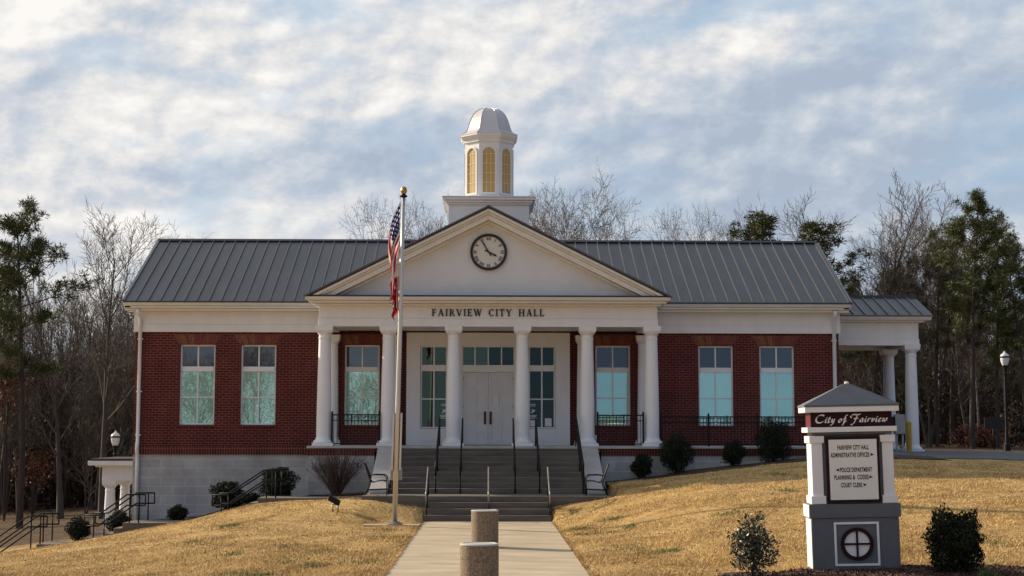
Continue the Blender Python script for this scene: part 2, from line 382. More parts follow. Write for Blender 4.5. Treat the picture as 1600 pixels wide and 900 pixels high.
GX, GY = np.meshgrid(gx, gy); GZ = gz(GX.ravel(), GY.ravel())
nx, ny = len(gx), len(gy)
gv = np.c_[GX.ravel(), GY.ravel(), GZ]
idx = np.arange(nx * ny).reshape(ny, nx)
gf = np.stack([idx[:-1, :-1].ravel(), idx[:-1, 1:].ravel(), idx[1:, 1:].ravel(), idx[1:, :-1].ravel()], 1)
me = bpy.data.meshes.new('ground'); me.from_pydata(gv.tolist(), [], gf.tolist()); me.polygons.foreach_set('use_smooth', [True] * len(gf)); me.update()
gm = bpy.data.materials.new('dormant_lawn'); gm.use_nodes = True; nt = gm.node_tree; b = nt.nodes['Principled BSDF']
b.inputs['Roughness'].default_value = .95; b.inputs['Specular IOR Level'].default_value = .1
t = N(nt, 'ShaderNodeTexCoord'); P_ = t.outputs['Object']
c1 = ramp(nt, [(.3, (.30, .19, .075)), (.5, (.55, .365, .15)), (.72, (.70, .49, .22))], noise(nt, P_, 5.0, 9, .75))
c2 = ramp(nt, [(.34, (.50, .43, .38)), (.47, (.86, .83, .8)), (.58, (1.05, 1.05, 1.05))], noise(nt, P_, .6, 8, .68, .8))
c3 = mixc(nt, 1, c1.outputs[0], c2.outputs[0], 'MULTIPLY')
gr = ramp(nt, [(.66, (0, 0, 0)), (.74, (1, 1, 1))], noise(nt, P_, 1.4, 4, .6))
c4 = mixc(nt, mth(nt, 'MULTIPLY', gr.outputs[0], .35), c3, (.13, .15, .035))
# beyond the kept lawn: woodland litter
sp = N(nt, 'ShaderNodeSeparateXYZ'); L(nt, P_, sp.inputs[0])
lit = ramp(nt, [(.4, (.07, .045, .028)), (.65, (.15, .098, .06))], noise(nt, P_, 3, 7, .7))
yy = mth(nt, 'ADD', sp.outputs[1], mth(nt, 'MULTIPLY', noise(nt, P_, .3, 4), 3))
far = ramp(nt, [(0, (0, 0, 0)), (1, (1, 1, 1))], mth(nt, 'MULTIPLY_ADD', yy, 1 / 6, -(47.5 / 6)))
c5 = mixc(nt, far.outputs[0], c4, lit.outputs[0])
L(nt, c5, b.inputs['Base Color'])
bp = N(nt, 'ShaderNodeBump'); bp.inputs['Strength'].default_value = 1; bp.inputs['Distance'].default_value = .05
L(nt, noise(nt, P_, 9, 9, .8), bp.inputs['Height']); L(nt, bp.outputs[0], b.inputs['Normal'])
me.materials.append(gm)
go = bpy.data.objects.new('ground', me); col.objects.link(go); tag(go, 'rolling winter lawn of straw-coloured dormant grass', 'ground', kind='structure')

def sheet(name, inside, x0, x1, y0, y1, off, m, step=.15, kind='structure', label=None, cat=None, flat=None):
    xs = np.arange(x0, x1 + 1e-6, step); ys = np.arange(y0, y1 + 1e-6, step)
    X, Y = np.meshgrid(xs, ys); Z = (gz(X.ravel(), Y.ravel(), True) if flat is None else np.full(X.size, flat)) + off
    idx = np.arange(X.size).reshape(X.shape); fs = []
    for j in range(len(ys) - 1):
        for i in range(len(xs) - 1):
            if inside(xs[i] + step / 2, ys[j] + step / 2): fs.append((int(idx[j, i]), int(idx[j, i + 1]), int(idx[j + 1, i + 1]), int(idx[j + 1, i])))
    me = bpy.data.meshes.new(name); me.from_pydata(np.c_[X.ravel(), Y.ravel(), Z].tolist(), [], fs); me.materials.append(m)
    me.polygons.foreach_set('use_smooth', [True] * len(fs)); me.update()
    o = bpy.data.objects.new(name, me); col.objects.link(o)
    return tag(o, label, cat, kind=kind)
# front walk: slabs with tooled joints
wk = MB(); y = 8.0
while y < 40.75:
    y2 = min(y + 1.62, 40.8); wk.box(-1.68, 1.68, y, y2 - .012, -.15, 0); y = y2
o = wk.build('walk', M['concrete'], bevel=.006); tag(o, 'pale concrete walk leading straight up to the front stairs', 'walk', kind='structure')
o = MB().box(-3.1, -1.70, 38.58, 39.02, -.12, .035).build('pole_pad', M['concrete'], bevel=.006); tag(o, 'small concrete pad under the flagpole', 'pavement', kind='structure')
sheet('mulch_bed', lambda x, y: ((x - 6.4) / 3.6) ** 2 + ((y - 23.9) / 1.5) ** 2 + .12 * math.sin(3 * x + y * 5) < 1, 2.7, 10.2, 22.4, 26.8, .028, M['mulch'], .1, label='dark mulch bed around the city sign', cat='mulch')
sheet('planting_bed', lambda x, y: y > 45.2 - .06 * (x - 3) + .12 * math.sin(2.3 * x), 3.45, 13.6, 43.9, 46.9, .03, M['straw'], .15, label='brown pine straw bed below the ramp', cat='mulch')
sheet('planting_bed', lambda x, y: (x > -5.5 or y < 50) and y > 45.3 + .1 * math.sin(3 * x), -12.4, -3.4, 45.15, 50.0, .03, M['straw'], .15, label='brown pine straw bed below the left wing', cat='mulch')
sheet('driveway', lambda x, y: y > 46.6 - .10 * (x - 12) + .25 * math.sin(x * .4) and y < 56.5 - .35 * max(0, x - 15), 11.0, 40, 42, 58, .02, M['asphalt'], .3, label='grey asphalt driveway passing under the side carport', cat='driveway')

# ------------------------------------------------------------------ city hall
hall = empty('city_hall', (0, 50, 0), 'red brick city hall with white columned portico, pediment clock and cupola', 'building')
B = dict(parent=hall)
FL = 1.91
def holes_wall(mb, x0, x1, z0, z1, y0, y1, holes):
    xs = sorted({x0, x1, *[h[0] for h in holes], *[h[1] for h in holes]})
    for a, b_ in zip(xs[:-1], xs[1:]):
        hs = sorted([(h[2], h[3]) for h in holes if h[0] <= a + 1e-6 and h[1] >= b_ - 1e-6]); z = z0
        for h0, h1 in hs:
            if h0 > z: mb.box(a, b_, y0, y1, z, h0)
            z = h1
        if z < z1: mb.box(a, b_, y0, y1, z, z1)
WX = (-9.43, -7.46, 7.42, 9.42)
wh = [(x - .57, x + .57, 2.55, 5.15) for x in WX]; ph = [(x - .57, x + .57, 2.55, 5.15) for x in (-4.10, 4.06)]
front = MB()
holes_wall(front, -11.45, -2.65, 1.86, 5.55, 50, 50.3, [h for h in wh + ph if h[0] < 0])
holes_wall(front, 2.65, 11.45, 1.86, 5.55, 50, 50.3, [h for h in wh + ph if h[0] > 0])
front.box(-11.45, -11.15, 50.3, 59.2, 1.86, 5.55); front.box(11.15, 11.45, 50.3, 59.2, 1.86, 5.55); front.box(-11.15, 11.15, 58.9, 59.2, 1.86, 5.55)
front.build('wall', M['brick'], hall)
for s_ in (-1, 1):
    sb = MB(); sb.box(s_ * 11.50, s_ * 5.45, 49.95, 50.3, 1.60, 1.86); sb.box(s_ * 11.50, s_ * 11.15, 50.3, 59.25, 1.60, 1.86)
    sb.build('brick_band', M['soldier'], hall)
bs_ = MB(); bs_.box(-11.45, -5.40, 50.0, 50.3, -2.5, 1.60); bs_.box(-11.45, -11.15, 50.3, 59.2, -3, 1.6); bs_.box(5.3, 11.45, 50, 50.3, 0, 1.6); bs_.box(11.15, 11.45, 50.3, 59.2, 0, 1.6); bs_.box(-11.15, 11.15, 58.9, 59.2, -2, 1.6)
bs_.build('block_foundation', M['block'], hall)
# frieze under the eaves
fz = MB()
for a, b_ in ((-11.5, -5.2), (5.2, 11.5)):
    fz.box(a, b_, 49.95, 50.3, 5.80, 6.28); fz.box(a, b_, 49.915, 50.3, 5.55, 5.797)
fz.box(-11.5, -11.15, 50.3, 59.25, 5.55, 6.28); fz.box(11.15, 11.5, 50.3, 59.25, 5.55, 6.28); fz.box(-11.15, 11.15, 58.9, 59.25, 5.55, 6.28)
fz.build('frieze', M['trim'], hall, bevel=.008)
for x0, x1 in ((-11.45, -11.2), (11.2, 11.45)): MB().prismx([(50, 6.28), (59.2, 6.28), (54.6, 8.72)], x0, x1).build('gable_wall', M['trim'], hall)
for a, b_ in ((-11.72, -5.3), (5.3, 11.72)):    # cornice with gutter, stepped
    cn = MB()
    cn.box(a, b_, 49.62, 50.2, 6.22, 6.30); cn.box(a, b_, 49.50, 50.2, 6.303, 6.37); cn.prismx([(49.44, 6.373), (50.1, 6.373), (50.1, 6.47), (49.38, 6.47)], a - .02 * (a < 0), b_ + .02 * (b_ > 0))
    cn.build('cornice', M['trim'], hall, bevel=.01)
for sgn in (-1, 1):
    cn = MB(); cn.prismx([(49.5, 6.30), (54.6, 8.90), (59.7, 6.30), (59.7, 6.48), (54.6, 9.06), (49.5, 6.48)], sgn * 11.52, sgn * 11.74)
    cn.build('verge_board', M['trim'], hall, bevel=.01)
# standing seam roof
def roof_slope(name, x0, x1, ye, ze, yr, zr, parent, spacing=.39, th=.05, phase=0):
    rf = MB(); dy, dz = yr - ye, zr - ze; ln = math.hypot(dy, dz)
    rf.prismx([(ye, ze), (yr, zr), (yr, zr + th), (ye, ze + th)] if dy > 0 else [(yr, zr), (ye, ze), (ye, ze + th), (yr, zr + th)], x0, x1)
    x = x0 + phase
    while x < x1 - .02:
        rf.m = 1
        p = [(ye + (-.01 if dy > 0 else .01), ze + th), (yr, zr + th), (yr, zr + th + .055), (ye + (-.01 if dy > 0 else .01), ze + th + .055)]
        if dy < 0: p = p[::-1]
        rf.prismx(p, x, x + .022); rf.m = 0
        x += spacing
    return rf.build(name, [M['roof'], M['seam']], parent)
roof = roof_slope('roof', -11.76, 11.76, 49.42, 6.46, 54.6, 9.08, hall, phase=.02)
b_ = roof_slope('rear_roof_slope', -11.76, 11.76, 59.78, 6.46, 54.61, 9.08, roof, phase=.02)
MB().prismx([(54.42, 9.10), (54.78, 9.10), (54.66, 9.18), (54.54, 9.18)], -11.78, 11.78).build('ridge_cap', M['darkmetal'], roof)
for sgn in (-1, 1):
    MB().prismx([(49.40, 6.50), (54.6, 9.13), (54.6, 9.185), (49.40, 6.555)], sgn * 11.70, sgn * 11.79).build('edge_trim', M['seam'], roof)
MB().prismx([(49.36, 6.472), (49.44, 6.472), (49.44, 6.515), (49.36, 6.515)], -11.76, -5.4).build('eave_trim', M['darkmetal'], roof)
MB().prismx([(49.36, 6.472), (49.44, 6.472), (49.44, 6.515), (49.36, 6.515)], 5.4, 11.76).build('eave_trim', M['darkmetal'], roof)
# downspouts
def downspout(x, zb):
    d = MB(); hw = .055
    d.tube([(x - .02, 49.55, 6.28), (x - .02, 49.6, 6.12), (x, 49.88, 5.98), (x, 49.88, 2.05), (x + .0, 49.84, 1.95), (x, 49.80, 1.84), (x, 49.80, 1.72), (x, 49.9, 1.58), (x, 49.93, 1.45), (x, 49.93, zb)], .062, 8)
    for z in (5.3, 3.6, 2.2): d.box(x - .085, x + .085, 49.87, 49.97, z, z + .04)
    return d.build('downspout', M['column'], hall)
downspout(-11.28, -.75); downspout(11.28, 1.62)

# windows
def window(xc, w_, zb, zt, tr0, tr1, yf, parent, gl_up, gl_lo, rows=2, m_frame='white', cols=2, t=.055):
    x0, x1 = xc - w_ / 2, xc + w_ / 2
    f = MB()
    f.box(x0, x0 + t, yf, yf + .09, zb, zt); f.box(x1 - t, x1, yf, yf + .09, zb, zt)
    f.box(x0 + t, x1 - t, yf, yf + .09, zt - t, zt); f.box(x0 + t, x1 - t, yf - .02, yf + .09, zb, zb + t)
    f.box(x0 + t, x1 - t, yf - .012, yf + .09, tr0, tr1)
    for c in range(1, cols):
        xm = x0 + w_ * c / cols
        f.box(xm - .024, xm + .024, yf + .008, yf + .09, zb + t, tr0); f.box(xm - .024, xm + .024, yf + .008, yf + .09, tr1, zt - t)
    zs = [zb + t + (tr0 - zb - t) * r / rows for r in range(rows + 1)]
    for r in range(1, rows):
        for c in range(cols):
            a = x0 + w_ * c / cols + (t if c == 0 else .024); b_ = x0 + w_ * (c + 1) / cols - (t if c == cols - 1 else .024)
            f.box(a, b_, yf + .012, yf + .09, zs[r] - .02, zs[r] + .02)
    fo = f.build('window', M[m_frame], parent, bevel=.006)
    a, b_ = x0 + t * .5, x1 - t * .5
    MB().box(a, b_, yf + .05, yf + .07, tr1 - .01, zt - t * .5).build('pane', gl_up, fo)
    MB().box(a, b_, yf + .05, yf + .07, zb + t * .5, tr0 + .01).build('pane', gl_lo, fo)
    return fo
for x in WX + (-4.10, 4.06):
    window(x, 1.14, 2.55, 5.15, 4.28, 4.44, 50.10, hall, M['glass_up'], M['glass_low'])
    MB().box(x - .62, x + .62, 49.965, 50.09, 2.49, 2.548).build('window_sill', M['soldier'], hall)
    ar = MB(); n = 17      # jack arch of fanned bricks
    for k in range(n):
        a0, a1 = (k / n - .5), ((k + .82) / n - .5)
        ar.prism([(x + a0 * 1.22, 5.17), (x + a1 * 1.22, 5.17), (x + a1 * 1.62, 5.47), (x + a0 * 1.62, 5.47)], 49.992, 50.05)
    ar.build('jack_arch', M['arch'], hall)
# entrance bay
en = MB()
hh = [(-.86, .86, FL, 5.12), (-2.2, -1.32, 2.44, 5.12), (1.30, 2.18, 2.44, 5.12)]
holes_wall(en, -2.65, 2.65, FL - .1, 5.55, 49.85, 50.15, hh)
for x0, x1 in ((-2.2, -1.32), (1.30, 2.18)):     # raised panel below the sidelights
    en.box(x0, x1, 49.825, 49.848, 2.02, 2.40); en.box(x0 + .06, x1 - .06, 49.815, 49.823, 2.08, 2.34)
en.build('entrance_wall', M['white'], hall, bevel=.006)
for xc in (-1.76, 1.74): window(xc, .86, 2.45, 5.12, 4.30, 4.50, 49.90, hall, M['glass_door'], M['glass_door'], t=.045)
tr = MB(); tr.box(-.86, .86, 49.88, 50.0, 4.27, 4.50); tr.box(-.86, .86, 49.88, 50, 5.08, 5.12)
tr.box(-.86, -.815, 49.88, 50, FL, 4.27); tr.box(.815, .86, 49.88, 50, FL, 4.27)
for x in (-.86, .82): tr.box(x, x + .04, 49.885, 50, 4.5, 5.08)
for x in (-.43, 0, .43): tr.box(x - .02, x + .02, 49.89, 50, 4.5, 5.08)
tro = tr.build('transom_window', M['white'], hall, bevel=.005)
MB().box(-.84, .84, 49.93, 49.95, 4.49, 5.09).build('pane', M['glass_door'], tro)
for s_ in (-1, 1):
    d = MB(); a, b_ = (-.812, -.004) if s_ < 0 else (.004, .812)
    d.box(a, b_, 49.95, 50.0, FL + .01, 4.262)
    st = .085; xm = (a + b_) / 2; zz = [FL + .01, 2.98, 3.72, 4.262]
    zz = [FL + .01, 3.15, 3.50, 4.262]
    d.box(a, a + st, 49.925, 49.948, FL + .01, 4.262); d.box(b_ - st, b_, 49.925, 49.948, FL + .01, 4.262); 
    for z0, z1 in ((FL + .01, FL + .14), (2.95, 3.05), (3.60, 3.68), (4.17, 4.262)): d.box(a + st, b_ - st, 49.927, 49.948, z0, z1)
    d.box(xm - .035, xm + .035, 49.929, 49.948, FL + .14, 2.95); d.box(xm - .035, xm + .035, 49.929, 49.948, 3.05, 3.60); d.box(xm - .035, xm + .035, 49.929, 49.948, 3.68, 4.17)
    do = d.build('door', M['door'], hall, bevel=.005)
    xh = -.10 if s_ < 0 else .08
    hnd = MB(); hnd.tube([(xh, 49.86, 2.62), (xh, 49.86, 2.96)], .018, 8); hnd.box(xh - .04, xh + .04, 49.915, 49.925, 2.58, 3.0)
    for z in (2.66, 2.92): hnd.tube([(xh, 49.86, z), (xh, 49.92, z)], .012, 6)
    hnd.build('door_handle', M['bronze'], do)
    if s_ > 0: tag(MB().box(.16, .34, 49.918, 49.924, 3.22, 3.5).build('notice', M['paper'], do), 'white paper notice taped to the door')
    xo = -.83 if s_ < 0 else .80
    for z in (2.2, 3.1, 4.0): MB().box(xo, xo + .03, 49.915, 49.94, z, z + .12).build('hinge', M['bronze'], do)
for xa in (-1.56, 1.32):      # printed notices and lettering on the sidelight glass
    nb = MB()
    for z, w_ in ((3.22, .20), (3.17, .16), (2.86, .26), (2.82, .22), (2.77, .26)): nb.box(xa + .13 - w_ / 2, xa + .13 + w_ / 2, 49.946, 49.949, z, z + .022)
    nb.prism([(xa + .05, 2.96), (xa + .10, 2.945), (xa + .21, 3.02), (xa + .19, 3.05), (xa + .08, 3.08), (xa + .12, 3.02)], 49.946, 49.949)
    nb.build('glass_lettering', M['paper'], hall)
MB().box(1.36, 1.52, 49.946, 49.949, 2.52, 2.72).build('window_notice', M['paper'], hall); MB().box(1.84, 2.06, 49.946, 49.949, 2.52, 2.78).build('window_notice', M['paper'], hall)

# portico
pf = MB(); pf.box(-5.45, 5.45, 46.45, 49.99, 1.84, FL); pf.box(5.45, 11.6, 47.05, 49.94, 1.84, FL)
pf.build('porch_floor', M['cheek'], hall, bevel=.01)
pb = MB(); pb.box(-5.42, -3.42, 46.55, 47.0, 1.63, 1.838); pb.box(-5.42, -5.2, 47, 49.94, 1.63, 1.838); pb.build('brick_band', M['soldier'], hall); pb = MB(); pb.box(3.42, 5.42, 46.55, 47.0, 1.63, 1.838); pb.box(5.42, 11.55, 47.10, 47.4, 1.63, 1.838)
pb.build('brick_band', M['soldier'], hall)
pw = MB(); pw.box(-5.40, -3.42, 46.58, 47.0, -.4, 1.628); pw.box(-5.40, -5.2, 47.0, 49.9, -.6, 1.628); pw.build('block_foundation', M['block'], hall); pw = MB(); pw.box(3.42, 5.40, 46.58, 47, .2, 1.628); pw.box(5.40, 11.5, 47.13, 47.4, .4, 1.628)
pw.build('block_foundation', M['block'], hall)
def column(x, y, z0, z1, r, parent, name='column'):
    c = MB(); H = z1 - z0
    c.box(x - r * 1.42, x + r * 1.42, y - r * 1.42, y + r * 1.42, z0, z0 + .09)
    c.lathe([(r * 1.38, z0 + .092), (r * 1.42, z0 + .12), (r * 1.36, z0 + .155), (r * 1.14, z0 + .175), (r * 1.12, z0 + .20), (r * 1.02, z0 + .25)], x, y)
    prof = []
    for k in range(11):
        t_ = k / 10; prof.append((r * (1 - .20 * t_ ** 1.7), z0 + .25 + (H - .25 - .36) * t_))
    c.lathe(prof, x, y, cap=False)
    zt = z1 - .36; rt = r * .8
    c.lathe([(rt * 1.10, zt - .0), (rt * 1.12, zt + .03), (rt, zt + .035), (rt, zt + .12), (rt * 1.07, zt + .125), (rt * 1.15, zt + .14), (rt * 1.3, zt + .19)], x, y)
    c.add([(x + a * s_, y + b_ * s_, z_) for z_, s_ in ((z1 - .17, rt * 1.28), (z1 - .12, rt * 1.42)) for a, b_ in ((-1, -1), (1, -1), (1, 1), (-1, 1))],
          [(3, 2, 1, 0), (4, 5, 6, 7), (0, 1, 5, 4), (1, 2, 6, 5), (2, 3, 7, 6), (3, 0, 4, 7)])
    c.add([(x + a * s_, y + b_ * s_, z_) for z_, s_ in ((z1 - .118, rt * 1.42), (z1 + .04, rt * 1.52)) for a, b_ in ((-1, -1), (1, -1), (1, 1), (-1, 1))],
          [(3, 2, 1, 0), (4, 5, 6, 7), (0, 1, 5, 4), (1, 2, 6, 5), (2, 3, 7, 6), (3, 0, 4, 7)])
    return c.build(name, M['column'], parent)
for x in (-5.0, -3.05, -1.06, 1.04, 3.03, 5.0): column(x, 47, FL + .002, 5.53, .225, hall)
for x in (-5.0, -3.05, 3.03, 5.0): column(x, 49.78, FL + .002, 5.42, .17, hall, 'pilaster')
ent = MB()
def ring(mb, hx, yf, yb, z0, z1, t=.36):    # three-sided beam of the porch
    mb.box(-hx, hx, yf, yf + t, z0, z1); mb.box(-hx, -hx + t, yf + t, yb, z0, z1); mb.box(hx - t, hx, yf + t, yb, z0, z1)
ring(ent, 5.19, 46.80, 49.93, 5.54, 5.787); ring(ent, 5.17, 46.83, 49.93, 5.79, 6.20, .34)
ent.build('entablature', M['white'], hall, bevel=.008)
MB().box(-4.83, 4.83, 47.18, 49.84, 5.60, 5.66).build('porch_ceiling', M['trim'], hall)
pc = MB()
pc.box(-5.26, 5.26, 46.62, 49.5, 6.16, 6.225); pc.box(-5.40, 5.40, 46.38, 49.5, 6.228, 6.30); pc.prismx([(46.26, 6.303), (49.42, 6.303), (49.42, 6.40), (46.2, 6.40)], -5.52, 5.52)
pc.build('porch_cornice', M['trim'], hall, bevel=.01)
MB().box(-5.42, 5.42, 46.24, 46.9, 6.402, 6.455).build('flashing', M['darkmetal'], hall)
MB().prism([(-4.75, 6.457), (4.75, 6.457), (0, 8.82)], 46.84, 47.1).build('pediment', M['stucco'], hall)
rk = MB()      # raking cornice in three steps
SL = .4985
def rake(mb, xo, zo, t0, t1, y0, y1, cut=6.457):
    """band of the rake between vertical offsets t0 (top) and t1 (bottom) below the outer line"""
    for s_ in (-1, 1):
        za = 9.15
        def zx(x, t_): return za - SL * x - t_
        xe0 = (za - t0 - cut) / SL; xe1 = (za - t1 - cut) / SL
        p = [(0, za - t1), (xe1, cut), (xe0, cut), (0, za - t0)]
        if s_ < 0: p = [(-x, z) for x, z in p][::-1]
        mb.prism(p, y0, y1)
rake(rk, 0, 0, .045, .135, 46.22, 47.0); rake(rk, 0, 0, .138, .20, 46.32, 47.0); rake(rk, 0, 0, .203, .36, 46.42, 47.0); rake(rk, 0, 0, .363, .44, 46.74, 46.838)
rk.build('raking_cornice', M['trim'], hall, bevel=.006)
# portico roof: two slopes running back into the main roof
pr_ = MB()
for s_ in (-1, 1):
    yb = lambda z: 49.42 + (z - 6.46) / .506 + .05
    e = (5.56 * s_, 46.14, 6.385); r_ = (0, 46.14, 9.15)
    pts = [e, r_, (0, yb(9.05), 9.15), (5.56 * s_, 49.6, 6.385)]
    top = [(x, y, z + .045) for x, y, z in pts]; fs = [(0, 1, 2, 3), (7, 6, 5, 4), (0, 4, 5, 1), (2, 6, 7, 3), (0, 3, 7, 4)]
    if s_ > 0: fs = [f[::-1] for f in fs]
    pr_.add(pts + top, fs)
    k = 46.5
    while k < 54:
        x1 = 5.5; # seam down the slope until it meets the main roof
        zm = 6.46 + max(0, (k - 49.42)) * .506; xx = min(5.56, (9.15 - zm) / .4973)
        if xx > .1:
            pr_.add([(0, k, 9.195), (xx * s_, k, 9.195 - .4973 * xx), (xx * s_, k, 9.25 - .4973 * xx), (0, k, 9.25), (0, k + .03, 9.195), (xx * s_, k + .03, 9.195 - .4973 * xx), (xx * s_, k + .03, 9.25 - .4973 * xx), (0, k + .03, 9.25)],
                    [(0, 1, 2, 3), (7, 6, 5, 4), (3, 2, 6, 7)])
        k += .39
pr_.build('portico_roof', M['roof'], hall)
pe = MB(); rake(pe, 0, 0, -.05, .03, 46.16, 46.22, 6.42); pe.build('edge_trim', M['darkmetal'], hall)

# letters over the entrance: serif capitals cut from strokes
def stroke_poly(p, q, w_, hor=False):
    (x0, y0), (x1, y1) = p, q
    if hor: return [(x0, y0 - w_ / 2), (x1, y1 - w_ / 2), (x1, y1 + w_ / 2), (x0, y0 + w_ / 2)]
    return [(x0 - w_ / 2, y0), (x0 + w_ / 2, y0), (x1 + w_ / 2, y1), (x1 - w_ / 2, y1)]
K, T, S = .19, .075, .055      # thick, thin, serif
def serif(x, y, w_): return [(x - w_ / 2, y), (x + w_ / 2, y), (x + w_ / 2, y + S), (x - w_ / 2, y + S)]
def arc(cx, cy, rx, ry, a0, a1, wt, n=14):
    out = []
    for i in range(n):
        q = []
        for a in (a0 + (a1 - a0) * i / n, a0 + (a1 - a0) * (i + 1) / n):
            a = R(a); th = T + (wt - T) * abs(math.cos(a)) ** 1.3
            q.append(((cx + rx * math.cos(a), cy + ry * math.sin(a)), (cx + (rx - th) * math.cos(a), cy + (ry - th * .9) * math.sin(a))))
        out.append([q[0][1], q[0][0], q[1][0], q[1][1]])
    return out
def stem(x): return [stroke_poly((x, 0), (x, 1), K), serif(x, 0, K + .16), serif(x, 1 - S, K + .16)]
def glyph(ch):
    if ch == 'I': return .40, stem(.2)
    if ch == 'F': return .68, stem(.17) + [stroke_poly((.2, .955), (.62, .955), T + .02, True), [(.55, .72), (.62, .72), (.62, .99), (.57, .99)], stroke_poly((.2, .52), (.48, .52), T, True), [(.44, .40), (.49, .40), (.49, .64), (.44, .64)]]
    if ch == 'E': return .72, stem(.17) + [stroke_poly((.2, .955), (.62, .955), T + .02, True), [(.55, .74), (.62, .74), (.62, .99), (.57, .99)], stroke_poly((.2, .52), (.48, .52), T, True), [(.44, .40), (.49, .40), (.49, .64), (.44, .64)],
                                      stroke_poly((.2, .045), (.66, .045), T + .02, True), [(.60, .01), (.66, .01), (.68, .28), (.62, .28)]]
    if ch == 'L': return .68, stem(.17) + [stroke_poly((.2, .045), (.62, .045), T + .02, True), [(.56, .01), (.62, .01), (.65, .30), (.59, .30)]]
    if ch == 'A': return .86, [stroke_poly((.12, .02), (.41, 1), T + .01), stroke_poly((.70, .02), (.42, 1), K + .02), stroke_poly((.22, .34), (.60, .34), T, True), serif(.12, 0, .25), serif(.70, 0, .32)]
    if ch == 'V': return .82, [stroke_poly((.42, 0), (.12, .98), K + .02), stroke_poly((.42, 0), (.70, .98), T + .01), serif(.12, 1 - S, .32), serif(.70, 1 - S, .25)]
    if ch == 'W': return 1.12, [stroke_poly((.36, 0), (.11, .98), K), stroke_poly((.36, 0), (.56, .98), T + .01), stroke_poly((.78, 0), (.56, .98), K), stroke_poly((.78, 0), (1.02, .98), T + .01), serif(.11, 1 - S, .3), serif(1.02, 1 - S, .22), serif(.56, 1 - S, .28)]
    if ch == 'Y': return .82, [stroke_poly((.42, .42), (.13, .98), K + .01), stroke_poly((.42, .42), (.70, .98), T + .02), stroke_poly((.42, 0), (.42, .46), K), serif(.42, 0, .36), serif(.13, 1 - S, .3), serif(.70, 1 - S, .24)]
    if ch == 'T': return .74, [stroke_poly((.36, 0), (.36, .97), K), serif(.36, 0, .36), stroke_poly((.04, .955), (.68, .955), T + .02, True), [(.02, .70), (.07, .70), (.11, .98), (.03, .98)], [(.65, .70), (.70, .70), (.69, .98), (.61, .98)]]
    if ch == 'H': return .90, stem(.18) + stem(.70) + [stroke_poly((.2, .51), (.68, .51), T, True)]
    if ch == 'C': return .80, arc(.43, .5, .40, .52, 48, 312, K + .02, 20) + [[(.62, .70), (.68, .70), (.71, .98), (.66, .98)], [(.64, .04), (.70, .10), (.68, .28), (.63, .26)]]
    if ch == 'R': return .82, stem(.17) + arc(.34, .73, .28, .26, -90, 90, K * .85, 10) + [stroke_poly((.2, .955), (.36, .955), T, True), stroke_poly((.2, .505), (.36, .505), T, True), stroke_poly((.70, .02), (.38, .52), K), serif(.72, 0, .24)]
    if ch == 'X': return .74, [stroke_poly((.62, 0), (.12, 1), K), stroke_poly((.12, 0), (.62, 1), T), serif(.12, 0, .24), serif(.62, 0, .26), serif(.12, 1 - S, .26), serif(.62, 1 - S, .24)]
    return .62, []
def text_width(s_, gap): return sum(glyph(c)[0] + gap for c in s_) - gap
def serif_text(mb, s_, x, z, h, yf, dep, gap=.12, wid=None):
    tw = text_width(s_, gap); sx_ = (wid / tw) if wid else h
    cx = x
    for ch in s_:
        w_, polys = glyph(ch)
        for i, p in enumerate(polys):
            q = [(cx + a * sx_, z + b * h) for a, b in p]
            ar = sum(q[k][0] * q[(k + 1) % 4][1] - q[(k + 1) % 4][0] * q[k][1] for k in range(4))
            if ar < 0: q = q[::-1]
            mb.prism(q, yf - dep - .0007 * (i % 9), yf)
        cx += (w_ + gap) * sx_
lt = MB(); serif_text(lt, 'FAIRVIEW CITY HALL', -1.73, 5.86, .215, 46.83, .035, .16, 3.44)
lt.build('lettering', M['black'], hall)

# clock
CZ = 7.83; CY = 46.84
ck = MB()
n = 64
def ann(mb, r0, r1, y0, y1, cx, cz, n=64):
    for k in range(n):
        a, b_ = 2 * math.pi * k / n, 2 * math.pi * (k + 1) / n
        p = [(cx + r0 * math.cos(a), cz + r0 * math.sin(a)), (cx + r1 * math.cos(a), cz + r1 * math.sin(a)), (cx + r1 * math.cos(b_), cz + r1 * math.sin(b_)), (cx + r0 * math.cos(b_), cz + r0 * math.sin(b_))]
        b0 = len(mb.v)
        mb.add([(x, y0, z) for x, z in p] + [(x, y1, z) for x, z in p], [(0, 1, 2, 3), (7, 6, 5, 4), (1, 5, 6, 2), (0, 3, 7, 4)])
ann(ck, .485, .565, CY - .09, CY, 0, CZ)
cko = ck.build('clock', M['black'], hall)
fc = MB(); fc.prism([(.49 * math.cos(2 * math.pi * k / 64), CZ + .49 * math.sin(2 * math.pi * k / 64)) for k in range(64)], CY - .04, CY - .002)
fc.build('clock_face', M['clock'], cko)
nm = MB()
rom = ['XII', 'I', 'II', 'III', 'IIII', 'V', 'VI', 'VII', 'VIII', 'IX', 'X', 'XI']
